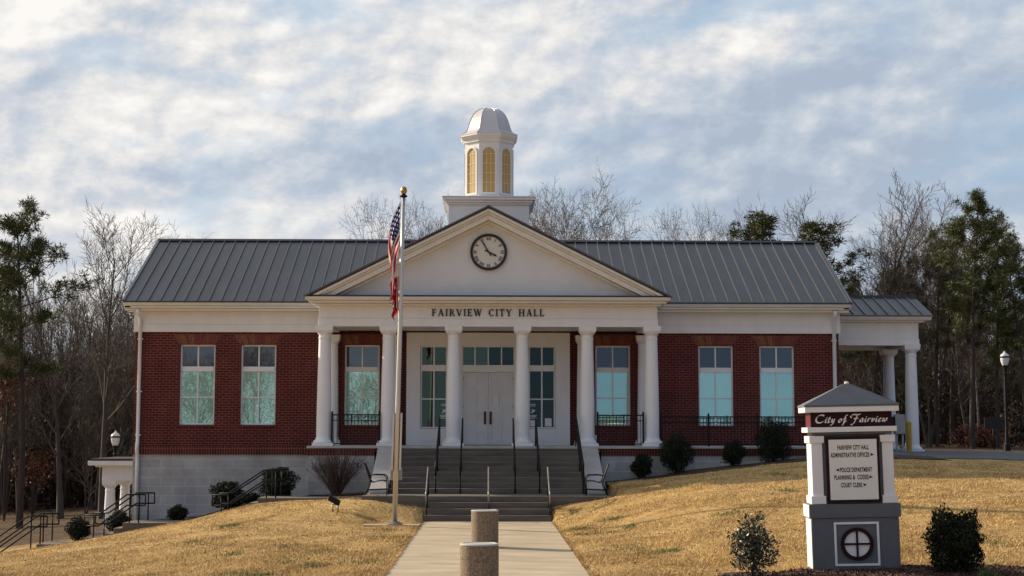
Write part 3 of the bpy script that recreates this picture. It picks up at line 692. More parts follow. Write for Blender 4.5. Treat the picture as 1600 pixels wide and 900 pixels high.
for i, s_ in enumerate(rom):
    a = R(90 - 30 * i); tx, tz = math.cos(a - math.pi / 2), math.sin(a - math.pi / 2); rx, rz_ = math.cos(a), math.sin(a)
    ws = {'I': .030, 'V': .062, 'X': .062}; tot = sum(ws[c] for c in s_) + .008 * (len(s_) - 1); u = -tot / 2
    def quad(u0, v0, u1, v1, w_):
        p = []
        for (uu, vv) in ((u0 - w_ / 2, v0), (u0 + w_ / 2, v0), (u1 + w_ / 2, v1), (u1 - w_ / 2, v1)):
            r_ = .365 + vv; p.append((rx * r_ + tx * uu, CZ + rz_ * r_ + tz * uu))
        quad.k = (quad.k + 1) % 6
        nm.prism(p, CY - .052 - quad.k * .0006, CY - .041)
    quad.k = 0
    for c in s_:
        w_ = ws[c]; m_ = u + w_ / 2
        if c == 'I': quad(m_, 0, m_, .095, .017)
        if c == 'V': quad(m_, 0, m_ - .022, .095, .02); quad(m_, 0, m_ + .022, .095, .01)
        if c == 'X': quad(m_ + .022, 0, m_ - .022, .095, .02); quad(m_ - .022, 0, m_ + .022, .095, .01)
        u += w_ + .008
nm.build('numerals', M['black'], cko)
def hand(ang, ln, w_, tail, dy):
    a = R(90 - ang); dx, dz = math.cos(a), math.sin(a); px_, pz = -dz, dx
    pts = [(-tail, w_ * .55), (-tail * .5, w_ * .35), (0, w_ * .5), (ln * .55, w_ * .5), (ln * .72, w_ * .75), (ln, .004)]
    poly = [(dx * l + px_ * q, CZ + dz * l + pz * q) for l, q in pts] + [(dx * l - px_ * q, CZ + dz * l - pz * q) for l, q in pts[::-1]]
    h = MB(); h.prism(poly[::-1], CY - dy - .01, CY - dy); h.build('clock_hand', M['black'], cko)
hand(117, .29, .045, .12, .06); hand(-31, .40, .036, .14, .075)

# cupola
cup = MB(); cc = (0, 51.0)
cup.box(-1.32, 1.32, 49.7, 52.3, 8.0, 9.72)
for hw, z0, z1 in ((1.37, 9.72, 9.78), (1.43, 9.783, 9.86), (1.50, 9.863, 9.95)): cup.box(-hw, hw, 51 - hw, 51 + hw, z0, z1)
cup.box(-1.53, 1.53, 51 - 1.53, 51 + 1.53, 9.953, 9.985)
cupo = cup.build('cupola', M['white'], hall, bevel=.01)
o8 = math.pi / 8; A8 = 1 / math.cos(o8)
sh = MB(); sh.lathe([(.86 * A8, 9.987), (.86 * A8, 10.08), (.79 * A8, 10.09), (.79 * A8, 11.93)], 0, 51, 8, o8, False)
sh.build('cupola_tower', M['white'], cupo)
ct = MB(); ct.lathe([(.79 * A8, 11.90), (.84 * A8, 11.93), (.84 * A8, 12.0), (.90 * A8, 12.06), (.945 * A8, 12.13), (.945 * A8, 12.19)], 0, 51, 8, o8, False)
ct.build('cupola_cornice', M['trim'], cupo)
dm = MB(); prof = [(.955, 12.192), (.945, 12.215), (.86, 12.25), (.775, 12.31), (.735, 12.38), (.71, 12.46), (.68, 12.56), (.645, 12.68), (.60, 12.80), (.53, 12.93), (.44, 13.04), (.33, 13.12), (.2, 13.17), (.0, 13.19)]
dm.lathe([(r_ * A8, z) for r_, z in prof], 0, 51, 8, o8, False)
for k in range(8):
    a = o8 + k * math.pi / 4
    dm.tube([(r_ * A8 * math.cos(a), 51 + r_ * A8 * math.sin(a), z + .005) for r_, z in prof[1:-1]], .014, 5)
dm.build('dome', mat('dome_metal', (.66, .64, .64), .35, .3, c2=(.55, .53, .53), var=.15, vs=1.5), cupo)
for k in range(8):
    a = -math.pi / 2 + k * math.pi / 4; nx_, ny_ = math.cos(a), math.sin(a); tx, ty = -ny_, nx_
    def P(u, d, z): return (nx_ * (.79 + d) + tx * u, 51 + ny_ * (.79 + d) + ty * u, z)
    def outline(hw, z0, zs): return [(-hw, z0), (hw, z0)] + [(hw * math.cos(R(q)), zs + hw * math.sin(R(q))) for q in range(0, 181, 15)]
    fr = MB(); io, oo = outline(.2, 10.22, 11.52), outline(.26, 10.15, 11.52); nn = len(io)
    for i in range(nn):
        j = (i + 1) % nn; q = [io[i], oo[i], oo[j], io[j]]
        fr.add([P(u, .035, z) for u, z in q] + [P(u, .002, z) for u, z in q], [(0, 1, 2, 3), (1, 5, 6, 2), (0, 3, 7, 4)])
    wo_ = fr.build('arched_window', M['trim'], cupo)
    pn = MB(); pn.add([P(u, .008, z) for u, z in outline(.205, 10.2, 11.52)], [tuple(range(nn))])
    pn.build('pane', M['louver'], wo_)
    mu = MB()
    for u in (-.07, .07): mu.add([P(u - .008, .016, 10.22), P(u + .008, .016, 10.22), P(u + .008, .016, 11.70), P(u - .008, .016, 11.70)], [(0, 1, 2, 3)])
    for z in (10.55, 10.87, 11.19, 11.51): mu.add([P(-.2, .018, z - .01), P(.2, .018, z - .01), P(.2, .018, z + .01), P(-.2, .018, z + .01)], [(0, 1, 2, 3)])
    mu.build('muntin', M['cream'], wo_)

# side carport at the right
sc = MB(); sc.box(11.46, 14.62, 51.82, 52.12, 5.28, 5.50); sc.box(11.46, 14.60, 51.85, 52.12, 5.503, 6.06); sc.box(14.32, 14.62, 52.12, 55.1, 5.28, 5.5); sc.box(14.32, 14.60, 52.12, 55.1, 5.503, 6.06)
sc.box(11.46, 14.32, 54.9, 55.1, 5.28, 6.06)
sc.build('carport_entablature', M['white'], hall, bevel=.008)
MB().box(11.46, 14.3, 52.13, 54.88, 5.45, 5.52).build('carport_ceiling', M['trim'], hall)
c2_ = MB(); c2_.box(11.5, 14.75, 51.65, 55.3, 6.062, 6.12); c2_.prismx([(51.5, 6.122), (55.4, 6.122), (55.4, 6.24), (51.42, 6.24)], 11.5, 14.95)
c2_.build('carport_cornice', M['trim'], hall, bevel=.008)
cr = roof_slope('carport_roof', 11.5, 14.98, 51.40, 6.235, 53.5, 7.0, hall)
roof_slope('rear_roof_slope', 11.5, 14.98, 55.6, 6.235, 53.51, 7.0, cr)
MB().prismx([(53.42, 7.03), (53.6, 7.03), (53.56, 7.13), (53.46, 7.13)], 11.5, 15.0).build('ridge_cap', M['darkmetal'], cr)
MB().prismx([(51.6, 6.24), (55.4, 6.24), (53.5, 6.98)], 14.6, 14.85).build('carport_gable', M['trim'], hall)
column(14.36, 52.0, 1.68, 5.275, .225, hall); column(14.36, 54.9, 1.68, 5.275, .225, hall)

# lower entrance at the left end
lp = MB(); lp.box(-13.38, -11.46, 53.85, 54.12, .62, 1.10); lp.box(-13.38, -13.1, 54.12, 57, .62, 1.10)
lp.build('side_porch_beam', M['white'], hall, bevel=.008)
l2 = MB(); l2.box(-13.58, -11.46, 53.65, 57.2, 1.102, 1.16); l2.box(-13.78, -11.46, 53.45, 57.4, 1.163, 1.32)
l2.build('side_porch_cornice', M['trim'], hall, bevel=.01)
MB().box(-13.72, -11.46, 53.5, 57.3, 1.322, 1.40).build('side_porch_roof', M['darkmetal'], hall)
column(-13.12, 54.0, -1.28, .618, .20, hall); column(-13.12, 56.2, -1.3, .618, .20, hall)

# ------------------------------------------------------------------ stairs
fs = empty('front_stairs', (0, 40.8, 0), 'wide weathered concrete front stairs with a landing, between sloping cheek walls', 'stairs')
st = MB()
LZ = .62
for k in range(4):
    st.box(-1.68, 1.68, 40.8 + .3 * k, 41.72, LZ * k / 4 - (.1 if k == 0 else 0), LZ * (k + 1) / 4 - (.0 if k < 3 else .002))
st.box(-3.4, 3.4, 41.722, 46.6, .0, LZ)
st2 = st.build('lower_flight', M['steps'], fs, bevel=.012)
su = MB(); rz9 = (FL - .07 - LZ) / 9; 
for k in range(9):
    su.box(-2.74, 2.74, 43.2 + .405 * k, 46.62, LZ + rz9 * k + .001, LZ + (FL - LZ) * (k + 1) / 9 - (.07 if k == 8 else 0))
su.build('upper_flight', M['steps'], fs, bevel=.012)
for s_ in (-1, 1):
    cwm = MB(); x0, x1 = 2.78 * s_, 3.30 * s_
    cwm.prismx([(43.1, LZ + .002), (46.62, LZ + .002), (46.62, 1.905), (46.5, 1.905), (43.1, LZ + .1)], min(x0, x1), max(x0, x1))
    cwm.build('cheek_wall', M['cheek'], fs, bevel=.015)

def hrail(x, y0, z0, y1, z1, g0, g1, label, ext=.3, front='rail', thick=.045, mids=(.40,), name='handrail'):
    """rail running along Y from low end (y0,z0) to high end (y1,z1); g = ground under each end"""
    t_ = empty(name, (x, y0, g0), label, 'handrail', 'handrails of the front stairs')
    pts = [(x, y0 - .02, z0 - .30), (x, y0 - .10, z0 - .05), (x, y0 - .06, z0), (x, y0 + .15, z0 + .03), (x, y1, z1), (x, y1 + ext, z1), (x, y1 + ext + .05, z1 - .08)]
    MB().tube(pts, thick / 2, 8).build('rail', M[front], t_)
    if mids:
        mm = MB()
        for q in mids: mm.tube([(x, y0 + .1, z0 - q), (x, y1, z1 - q), (x, y1 + ext, z1 - q)], thick * .38, 6)
        mm.build('lower_rail', M['rail'], t_)
    for (yy, zz, gg) in ((y0 + .1, z0, g0), ((y0 + y1) / 2, (z0 + z1) / 2, (g0 + g1) / 2), (y1 + ext - .03, z1, g1)):
        MB().tube([(x, yy, gg - .05), (x, yy, zz)], thick * .45, 8).build('post', M['rail'], t_)
for x, lb in ((-1.46, 'black handrail on the upper steps, left of the pair left of the doors'), (-.77, 'black handrail on the upper steps just left of the front doors'), (.76, 'black handrail on the upper steps just right of the front doors'), (1.44, 'black handrail on the upper steps, in front of the right sidelight window')):
    hrail(x, 43.05, 1.42, 46.5, 2.74, LZ, FL, lb)
hrail(-2.66, 43.05, 1.50, 46.5, 2.80, LZ, FL, 'black handrail along the left cheek wall behind the flagpole', mids=(.2, .4, .6))
hrail(2.66, 43.05, 1.50, 46.5, 2.80, LZ, FL, 'black handrail along the right cheek wall beside the right chair', mids=(.2, .4, .6))
for x, lb in ((-1.62, 'short worn steel handrail at the left end of the lowest steps'), (.02, 'short worn steel handrail in the middle of the lowest steps behind the bollards'), (1.63, 'short worn steel handrail at the right end of the lowest steps')):
    hrail(x, 40.72, .76, 42.0, 1.38, 0, LZ, lb, ext=.15, front='galv', thick=.042, mids=())

# picket railings of porch and ramp
def picket(name, x0, x1, y, z0, z1, label, posts, spacing=.105):
    t_ = empty(name, ((x0 + x1) / 2, y, FL), label, 'railing', 'black picket railings of the porch and ramp')
    r_ = MB(); r_.box(x0, x1, y - .022, y + .022, z1 - .04, z1); r_.box(x0, x1, y - .015, y + .015, z1 - .20, z1 - .175); r_.box(x0, x1, y - .018, y + .018, z0 + .05, z0 + .085)
    r_.build('rail', M['rail'], t_)
    p = MB(); x = x0 + spacing / 2
    while x < x1: p.box(x - .009, x + .009, y - .009, y + .009, z0 + .085, z1 - .04); x += spacing
    tag(p.build('pickets', M['rail'], t_), kind=None)
    for xp in posts:
        q = MB(); q.box(xp - .028, xp + .028, y - .028, y + .028, z0, z1 + .05); q.lathe([(.03, z1 + .05), (.03, z1 + .07), (.0, z1 + .1)], xp, y, 8)
        q.build('post', M['rail'], t_)
picket('porch_railing', -4.73, -3.30, 46.85, FL, 2.87, 'short black picket railing in front of the left porch window', (-4.73, -3.30))
picket('porch_railing', 3.33, 4.72, 46.85, FL, 2.87, 'short black picket railing in front of the right porch window', (3.33, 4.72))
picket('ramp_railing', 5.28, 11.5, 47.12, FL, 2.83, 'long black picket railing along the ramp before the right wing', (5.28, 6.75, 8.25, 9.75, 11.5))
tag(MB().box(3.40, 3.52, 49.93, 49.985, 2.1, 2.24).build('outlet_cover', M['paper'], hall), 'small white outlet cover on brick')

# path and steps down the left side
lpth = MB()
def lev(x0, x1, z): lpth.box(x0, x1, 43.9, 45.2, z - .7, z)
lev(-6.5, -3.402, .47)
for k in range(5): lev(-6.5 - .25 * (k + 1), -6.5 - .25 * k - .001, .47 - .14 * (k + 1))
lev(-10.3, -7.752, -.23)
for k in range(4): lev(-10.3 - .25 * (k + 1), -10.3 - .25 * k - .001, -.23 - .15 * (k + 1))
lev(-12.7, -11.302, -.83)
for k in range(5): lev(-12.7 - .25 * (k + 1), -12.7 - .25 * k - .001, -.83 - .15 * (k + 1))
lev(-18, -13.952, -1.58)
o = lpth.build('side_path', M['steps'], bevel=.01); tag(o, 'concrete side path stepping down to the left below the wing', 'path', kind='structure')
def srail(x0, z0, x1, z1, y, g0, g1, label):
    """stair rail along X: low end (x0,z0) at the left, high end (x1,z1)"""
    t_ = empty('stair_railing', (x1, y, g1), label, 'handrail', 'black pipe railings of the side path')
    for nme, q in (('rail', 0), ('lower_rail', .30)):
        MB().tube([(x0 - .38, y, z0 - q), (x0, y, z0 - q), (x1, y, z1 - q), (x1 + .52, y, z1 - q)], .022, 8).build(nme, M['rail'], t_)
    for xx, zz, gg in ((x0 - .38, z0, z0 - .30), (x1 + .52, z1, z1 - .30)): MB().tube([(xx, y, gg), (xx, y, zz)], .022, 6).build('end_bar', M['rail'], t_)
    for xx, zz, gg in ((x0 - .12, z0, g0), (x1 + .08, z1, g1), (x1 + .34, z1, g1)): MB().tube([(xx, y, gg - .15), (xx, y, zz)], .022, 6).build('post', M['rail'], t_)
for (x0, z0, x1, z1, g0, g1, nm_) in ((-7.42, .55, -6.35, 1.25, -.23, .47, 'upper'), (-11.0, -.02, -10.2, .56, -.83, -.23, 'middle'), (-14.1, -.86, -12.95, -.04, -1.58, -.83, 'lowest')):
    srail(x0, z0, x1, z1, 43.95, g0, g1, {'upper': 'nearer black pipe railing on the highest steps of the side path, between two round shrubs', 'middle': 'nearer black pipe railing beside the lower downspout and white side porch', 'lowest': 'nearer black pipe railing at the far left edge on the lowest steps'}[nm_])
    srail(x0, z0, x1, z1, 45.15, g0, g1, {'upper': 'farther black pipe railing on the highest steps of the side path, between two round shrubs', 'middle': 'farther black pipe railing beside the lower downspout and white side porch', 'lowest': 'farther black pipe railing at the far left edge on the lowest steps'}[nm_])

# ------------------------------------------------------------------ flagpole and flags
px0, py0 = -2.33, 38.8; LEAN = .0195
fp = empty('flagpole', (px0, py0, .035), 'tall slightly leaning metal flagpole with gold ball beside the walk', 'flagpole')
def pp(h): return (px0 + LEAN * h, py0, .035 + h)
b0 = MB(); b0.lathe([(.20, .036), (.20, .06), (.12, .10), (.085, .12)], px0, py0, 24); b0.build('base_collar', M['galv'], fp)
MB().tube([pp(.06), pp(3), pp(6), pp(8.33)], [.064, .064, .054, .040], 20).build('pole', M['poleal'], fp)
MB().lathe([(.0, 8.37), (.055, 8.39), (.078, 8.44), (.083, 8.475), (.07, 8.53), (.035, 8.565), (0, 8.575)], pp(8.4)[0], py0, 16).build('finial', M['gold'], fp)
tk = MB(); tk.box(pp(8.27)[0] - .09, pp(8.27)[0] + .09, py0 - .04, py0 + .04, 8.30, 8.34); tk.lathe([(.06, 8.29), (.06, 8.36), (.02, 8.40)], pp(8.3)[0], py0, 12); tk.build('truck', M['rail'], fp)
cv = MB()
for s_ in (-1, 1): cv.bar(Vector(pp(1.35)) + Vector((s_ * .10, 0, 0)), Vector(pp(2.78)) + Vector((s_ * .10, 0, 0)), .045, .10)
cv.build('rope_guard', M['poleal'], fp)
MB().box(pp(1.25)[0] - .155, pp(1.25)[0] + .155, py0 + .05, py0 + .10, 1.13, 1.44).build('cleat_box', M['greybox'], fp, bevel=.02)
MB().tube([Vector(pp(2.7)) + Vector((-.09, -.03, 0)), Vector(pp(6)) + Vector((-.10, -.05, 0)), Vector(pp(8.28)) + Vector((-.07, -.02, 0))], .006, 4).build('halyard', M['paper'], fp)
def flagmat(name, kind):
    m = bpy.data.materials.new(name); m.use_nodes = True; nt = m.node_tree; b = nt.nodes['Principled BSDF']; b.inputs['Roughness'].default_value = .75
    b.inputs['Specular IOR Level'].default_value = .2
    uv = N(nt, 'ShaderNodeUVMap'); s_ = N(nt, 'ShaderNodeSeparateXYZ'); L(nt, uv.outputs[0], s_.inputs[0]); U_, V_ = s_.outputs[0], s_.outputs[1]
    red, whi, blu = (.42, .014, .018), (.75, .74, .74), (.012, .02, .085)
    if kind == 'us':
        st_ = mth(nt, 'LESS_THAN', mth(nt, 'FRACT', mth(nt, 'MULTIPLY', U_, 6.5)), .5)
        base = mixc(nt, st_, whi, red)
        can = mth(nt, 'MULTIPLY', mth(nt, 'LESS_THAN', U_, .54), mth(nt, 'LESS_THAN', V_, .4))
        fx = mth(nt, 'SUBTRACT', mth(nt, 'FRACT', mth(nt, 'MULTIPLY', V_, 15)), .5); fy = mth(nt, 'SUBTRACT', mth(nt, 'FRACT', mth(nt, 'MULTIPLY', U_, 10)), .5)
        rr = mth(nt, 'ADD', mth(nt, 'MULTIPLY', fx, fx), mth(nt, 'MULTIPLY', fy, fy))
        cc_ = mixc(nt, mth(nt, 'LESS_THAN', rr, .05), blu, whi)
        base = mixc(nt, can, base, cc_)
    else:
        red = (.30, .008, .012)
        fx = mth(nt, 'MULTIPLY', mth(nt, 'SUBTRACT', V_, .45), 1.6); fy = mth(nt, 'SUBTRACT', U_, .5)
        rr = mth(nt, 'SQRT', mth(nt, 'ADD', mth(nt, 'MULTIPLY', fx, fx), mth(nt, 'MULTIPLY', fy, fy)))
        base = mixc(nt, mth(nt, 'LESS_THAN', rr, .31), red, whi); base = mixc(nt, mth(nt, 'LESS_THAN', rr, .28), base, blu)
        star = None
        for a in (90, 210, 330):
            gx_ = mth(nt, 'SUBTRACT', fx, .13 * math.cos(R(a))); gy_ = mth(nt, 'SUBTRACT', fy, .13 * math.sin(R(a)))
            d = mth(nt, 'LESS_THAN', mth(nt, 'ADD', mth(nt, 'MULTIPLY', gx_, gx_), mth(nt, 'MULTIPLY', gy_, gy_)), .0075)
            star = d if star is None else mth(nt, 'MAXIMUM', star, d)
        base = mixc(nt, star, base, whi)
        base = mixc(nt, mth(nt, 'GREATER_THAN', V_, .92), base, whi); base = mixc(nt, mth(nt, 'GREATER_THAN', V_, .935), base, blu)
    L(nt, base, b.inputs['Base Color']); tl = N(nt, 'ShaderNodeBsdfTranslucent'); L(nt, base, tl.inputs[0]); mx = N(nt, 'ShaderNodeMixShader'); mx.inputs[0].default_value = .45
    L(nt, b.outputs[0], mx.inputs[1]); L(nt, tl.outputs[0], mx.inputs[2]); L(nt, mx.outputs[0], nt.nodes['Material Output'].inputs[0]); return m
def flag(name, ztop, hoist, drop, bulge, kind, label, seed):
    nu, nv = 40, 70; vs = []; uvs = []; rr = random.Random(seed); ph = [rr.uniform(0, 6) for _ in range(6)]
    for i in range(nu + 1):
        u = i / nu
        for j in range(nv + 1):
            v = j / nv
            # the fly end drops almost straight down; the upper edge swings out furthest
            prof_ = math.sin(min(1, v * 1.15) * math.pi * .62) * (1 - .55 * v)
            out = bulge * prof_ * (1 - .62 * u) + .015 + .02 * v
            z = ztop - u * hoist * (1 - .25 * v) - v * drop * (1 - .10 * math.sin(u * 3))
            k = math.sqrt(v)
            fold = .055 * k * math.sin(u * 13 + ph[0] + v * 4) + .03 * k * math.sin(u * 24 + ph[1] + v * 7)
            fy = .13 * k * math.cos(u * 13 + ph[0] + v * 4) + .05 * k * math.sin(u * 21 + ph[2] - v * 5)
            h = z - .035; x = px0 + LEAN * h - .055 - out + fold * (.4 + .6 * v * (1 - v) * 2.2)
            x = min(x, px0 + LEAN * h - .045)
            vs.append((x, py0 - .02 + fy, z)); uvs.append((u, v))
    fs_ = [(i * (nv + 1) + j, (i + 1) * (nv + 1) + j, (i + 1) * (nv + 1) + j + 1, i * (nv + 1) + j + 1) for i in range(nu) for j in range(nv)]
    me = bpy.data.meshes.new(name); org = (px0 + LEAN * ztop, py0, ztop)
    me.from_pydata([(x - org[0], y - org[1], z - org[2]) for x, y, z in vs], [], fs_); me.polygons.foreach_set('use_smooth', [True] * len(fs_))
    ul = me.uv_layers.new(name='UVMap')
    for lp_ in me.loops: ul.data[lp_.index].uv = uvs[lp_.vertex_index]
    me.materials.append(flagmat(name, kind)); me.update()
    o = bpy.data.objects.new(name, me); col.objects.link(o); o.location = org
    tag(o, label, 'flag')
flag('national_flag', 8.20, 1.35, 1.80, .40, 'us', 'limp stars and stripes flag, upper of two on the pole', 3)
flag('state_flag', 6.28, .95, .55, .32, 'tn', 'small limp red state flag with blue patch, lower on the pole', 5)

# ------------------------------------------------------------------ bollards
def bollard(y, x, label):
    t_ = empty('concrete_bollard', (x, y, 0), label, 'bollard', 'exposed aggregate bollards on the walk')
    MB().lathe([(.265, .002), (.28, .03), (.28, .70), (.272, .725)], x, y, 48).build('drum', M['aggregate'], t_)
    MB().lathe([(.274, .726), (.284, .732), (.284, .742), (.272, .752), (.24, .755), (.235, .748), (0, .748)], x, y, 48).build('rim', M['rim'], t_)
bollard(22.4, -.12, 'nearer and larger round pebble-finish concrete bollard on the walk')
bollard(31.8, -.06, 'farther pebble-finish concrete bollard on the walk, partly hidden by the nearer one')

# ------------------------------------------------------------------ chairs on the landing
def chair(x, y, face, label):
    """metal armchair seen from the side; face +1 looks towards +x"""
    t_ = empty('patio_chair', (x, y, LZ), label, 'chair', 'metal chairs at the foot of the stairs')
    def P(a, yy, z): return (x + face * a, y + yy, LZ + z)
    for yy in (-.27, .27):
        MB().tube([P(.30, yy, 0), P(.30, yy, .38), P(.28, yy, .50), P(.22, yy, .55), P(-.04, yy, .56), P(-.18, yy, .53)], .014, 6).build('armrest', M['rail'], t_)
        MB().tube([P(-.30, yy, 0), P(-.20, yy, .22), P(-.16, yy, .40), P(-.22, yy, .60), P(-.32, yy, .85)], .015, 6).build('leg', M['rail'], t_)
        MB().tube([P(-.24, yy, .14), P(.30, yy, .16)], .012, 6).build('side_rail', M['rail'], t_)
    for a, z in ((.30, .16), (-.24, .14), (-.32, .85)): MB().tube([P(a, -.27, z), P(a, .27, z)], .012, 6).build('cross_bar', M['rail'], t_)
    s_ = MB(); sec = [(.27, .37), (.2, .40), (.05, .385), (-.06, .35), (-.13, .36), (-.17, .42)]
    s_.tube([P(a, -.26, z) for a, z in sec], .012, 5); s_.tube([P(a, .26, z) for a, z in sec], .012, 5)
    for (a0, z0), (a1, z1) in zip(sec[:-1], sec[1:]): s_.add([P(a0, -.26, z0), P(a0, .26, z0), P(a1, .26, z1), P(a1, -.26, z1)], [(0, 1, 2, 3)])
    s_.build('seat', M['sling'], t_)
    MB().add([P(-.17, -.26, .45), P(-.17, .26, .45), P(-.32, .26, .84), P(-.32, -.26, .84), P(-.18, -.26, .45), P(-.18, .26, .45), P(-.33, .26, .84), P(-.33, -.26, .84)], [(0, 1, 2, 3), (7, 6, 5, 4)]).build('backrest', M['sling'], t_)
chair(-3.05, 42.4, 1, 'black metal armchair left of the stairs, near the flagpole')
chair(2.98, 42.4, -1, 'black metal armchair right of the stairs, by the right cheek wall')

# ------------------------------------------------------------------ floodlight in the lawn
fx, fy = -3.98, 40.3; fz_ = gz1(fx, fy)
fl = empty('floodlight', (fx, fy, fz_), 'small black flood lamp on two stubby posts in the left lawn', 'floodlight')
for dx in (-.05, .09): MB().tube([(fx + dx, fy, fz_ - .05), (fx + dx, fy, fz_ + .20)], .02, 8).build('post', M['galv'], fl)
h = MB(); c_, s_ = math.cos(R(28)), math.sin(R(28))
pts = []
for a, b_, c in ((-.17, -.1, .0), (.15, -.1, 0), (.15, .1, 0), (-.17, .1, 0), (-.17, -.1, .15), (.15, -.1, .15), (.15, .1, .15), (-.17, .1, .15)):
    pts.append((fx - .02 + a * c_ + c * s_ * .6, fy + b_, fz_ + .22 - a * s_ + c * c_))
h.add(pts, [(0, 3, 2, 1), (4, 5, 6, 7), (0, 1, 5, 4), (1, 2, 6, 5), (2, 3, 7, 6), (3, 0, 4, 7)]); h.build('lamp_head', M['rail'], fl, bevel=.012)
MB().tube([(fx - .05, fy, fz_ + .19), (fx + .09, fy, fz_ + .19)], .02, 6).build('bracket', M['galv'], fl)

# ------------------------------------------------------------------ monument sign
SX, SY = 5.965, 25.0; SG = .10
sg = empty('monument_sign', (SX, SY, SG), 'grey and white pillar sign for the city with hipped roof and directory panel', 'sign')
sg.rotation_euler = (0, R(-1.3), R(-4))
def SB(): return MB()
LO = 'local'
D_ = 1.15     # depth
def lb(x0, x1, y0, y1, z0, z1, name, m_, bev=.006, parent=None): return MB().box(x0, x1, y0, y1, z0, z1).build(name, m_, parent or sg, org=LO, bevel=bev)
HW = .70
lb(-HW, HW, 0, .62, -.15, .88, 'base', M['darkgrey'])
lb(-HW - .012, -HW - .002, .01, .61, .02, .86, 'base_sunlit_side', M['signwhite'])  # white sheet on the left only: sunlight painted onto the grey base
lb(-HW - .03, HW + .03, -.03, .65, .882, 1.10, 'base_cap', M['darkgrey'])
lb(-HW - .043, -HW - .032, -.02, .64, .89, 1.09, 'cap_sunlit_side', M['signwhite'])  # the cap's sunlit left side, likewise put in as white colour
q = MB()
for a0, a1, b0_, b1 in ((-.35, .37, .11, .145), (-.35, .37, .775, .81), (-.35, -.315, .145, .775), (.335, .37, .145, .775)): q.box(a0, a1, -.02, -.002, b0_, b1)
q.build('square_trim', M['signwhite'], sg, org=LO)
q = MB(); ann(q, .205, .262, -.045, -.003, .01, .46, 48); q.box(-.20, .22, -.04, -.014, .445, .475); q.box(-.005, .025, -.042, -.012, .26, .66)
ro = q.build('round_emblem', M['maroon'], sg, org=LO)
MB().prism([(.01 + .21 * math.cos(2 * math.pi * k / 40), .46 + .21 * math.sin(2 * math.pi * k / 40)) for k in range(40)], -.012, -.004).build('emblem_disc', M['signwhite'], ro, org=LO)
lb(-.55, .55, .06, .56, 1.102, 2.22, 'core', M['darkgrey'])
for s_ in (-1, 1):
    p = MB(); a, b_ = (-.68, -.46) if s_ < 0 else (.46, .68)
    p.box(a + .02, b_ - .02, .03, .58, 1.103, 2.20); p.box(a - .01, b_ + .01, 0, .61, 1.104, 1.235); p.box(a - .01, b_ + .01, 0, .61, 2.09, 2.205)
    p.build('pilaster', M['signwhite'], sg, org=LO, bevel=.008)
lb(-.425, .425, -.025, .058, 1.13, 2.19, 'directory_frame', M['maroon'])
pnl = lb(-.385, .385, -.035, -.027, 1.17, 2.14, 'directory_panel', M['face'], 0)
lb(-.64, .64, .0, .62, 2.222, 2.26, 'frieze', M['darkgrey'])
lb(-.72, .72, -.05, .67, 2.262, 2.345, 'lower_moulding', M['signwhite'])
lb(-.655, .655, .02, .60, 2.347, 2.585, 'name_board_core', M['maroonsunlit'], .003)
nbd = lb(-.655, .655, .004, .018, 2.347, 2.585, 'name_board', M['maroon'], 0)
lb(-.755, .755, -.10, .72, 2.587, 2.675, 'upper_moulding', M['signwhite'])
q = MB(); e_ = .765; yb0, yb1, zt0, zt1 = -.11, .73, 2.677, 3.05
q.box(-e_, e_, yb0, yb1, zt0, zt0 + .03)
q.add([(-e_, yb0, zt0 + .031), (e_, yb0, zt0 + .031), (e_, yb1, zt0 + .031), (-e_, yb1, zt0 + .031), (-.06, .28, zt1), (.06, .28, zt1), (.06, .34, zt1), (-.06, .34, zt1)],
      [(0, 1, 5, 4), (1, 2, 6, 5), (2, 3, 7, 6), (3, 0, 4, 7), (4, 5, 6, 7), (3, 2, 1, 0)])
q.build('hipped_roof', M['signroof'], sg, org=LO)
MB().lathe([(.03, 3.04), (.04, 3.07), (.03, 3.085), (.01, 3.09)], .0, .31, 12).build('finial', M['signwhite'], sg, org=LO)
def sign_text(s_, x, z, size, y, m_, parent, width, name='lettering'):
    cu = bpy.data.curves.new('t', 'FONT'); cu.body = s_; cu.size = size; cu.extrude = .0008; cu.offset = .0034; cu.space_character = 1.12
    to = bpy.data.objects.new('t', cu); col.objects.link(to); bpy.context.view_layer.update()
    me = bpy.data.meshes.new_from_object(to.evaluated_get(bpy.context.evaluated_depsgraph_get()))
    bpy.data.objects.remove(to)
    xs = [v.co.x for v in me.vertices]; ys = [v.co.y for v in me.vertices]; x0, x1 = min(xs), max(xs); k = width / (x1 - x0); ym = (min(ys) + max(ys)) / 2
    for v in me.vertices: X, Y, Z = v.co; v.co = (x + (X - (x0 + x1) / 2) * k, y - Z, z + Y - ym)
    me.materials.clear(); me.materials.append(m_)
    o = bpy.data.objects.new(name, me); col.objects.link(o); o.parent = parent; return o
for s_, x, z, w_ in (('FAIRVIEW CITY HALL', .006, 2.01, .505), ('ADMINISTRATIVE OFFICES', -.05, 1.89, .625), ('POLICE DEPARTMENT', .037, 1.65, .515), ('PLANNING &  CODES', -.04, 1.53, .55), ('COURT CLERK', -.04, 1.405, .347)):
    sign_text(s_, x, z, .10, -.0365, M['letters'], pnl, w_)
q = MB()
for x, z, d in ((.31, 1.89, 1), (-.262, 1.65, -1), (.276, 1.53, 1), (.176, 1.405, 1)):
    p = [(x - .028 * d, z - .026), (x + .028 * d, z), (x - .028 * d, z + .026)]
    q.prism(p if d > 0 else p[::-1], -.038, -.0355)
q.build('arrows', M['black'], pnl, org=LO)
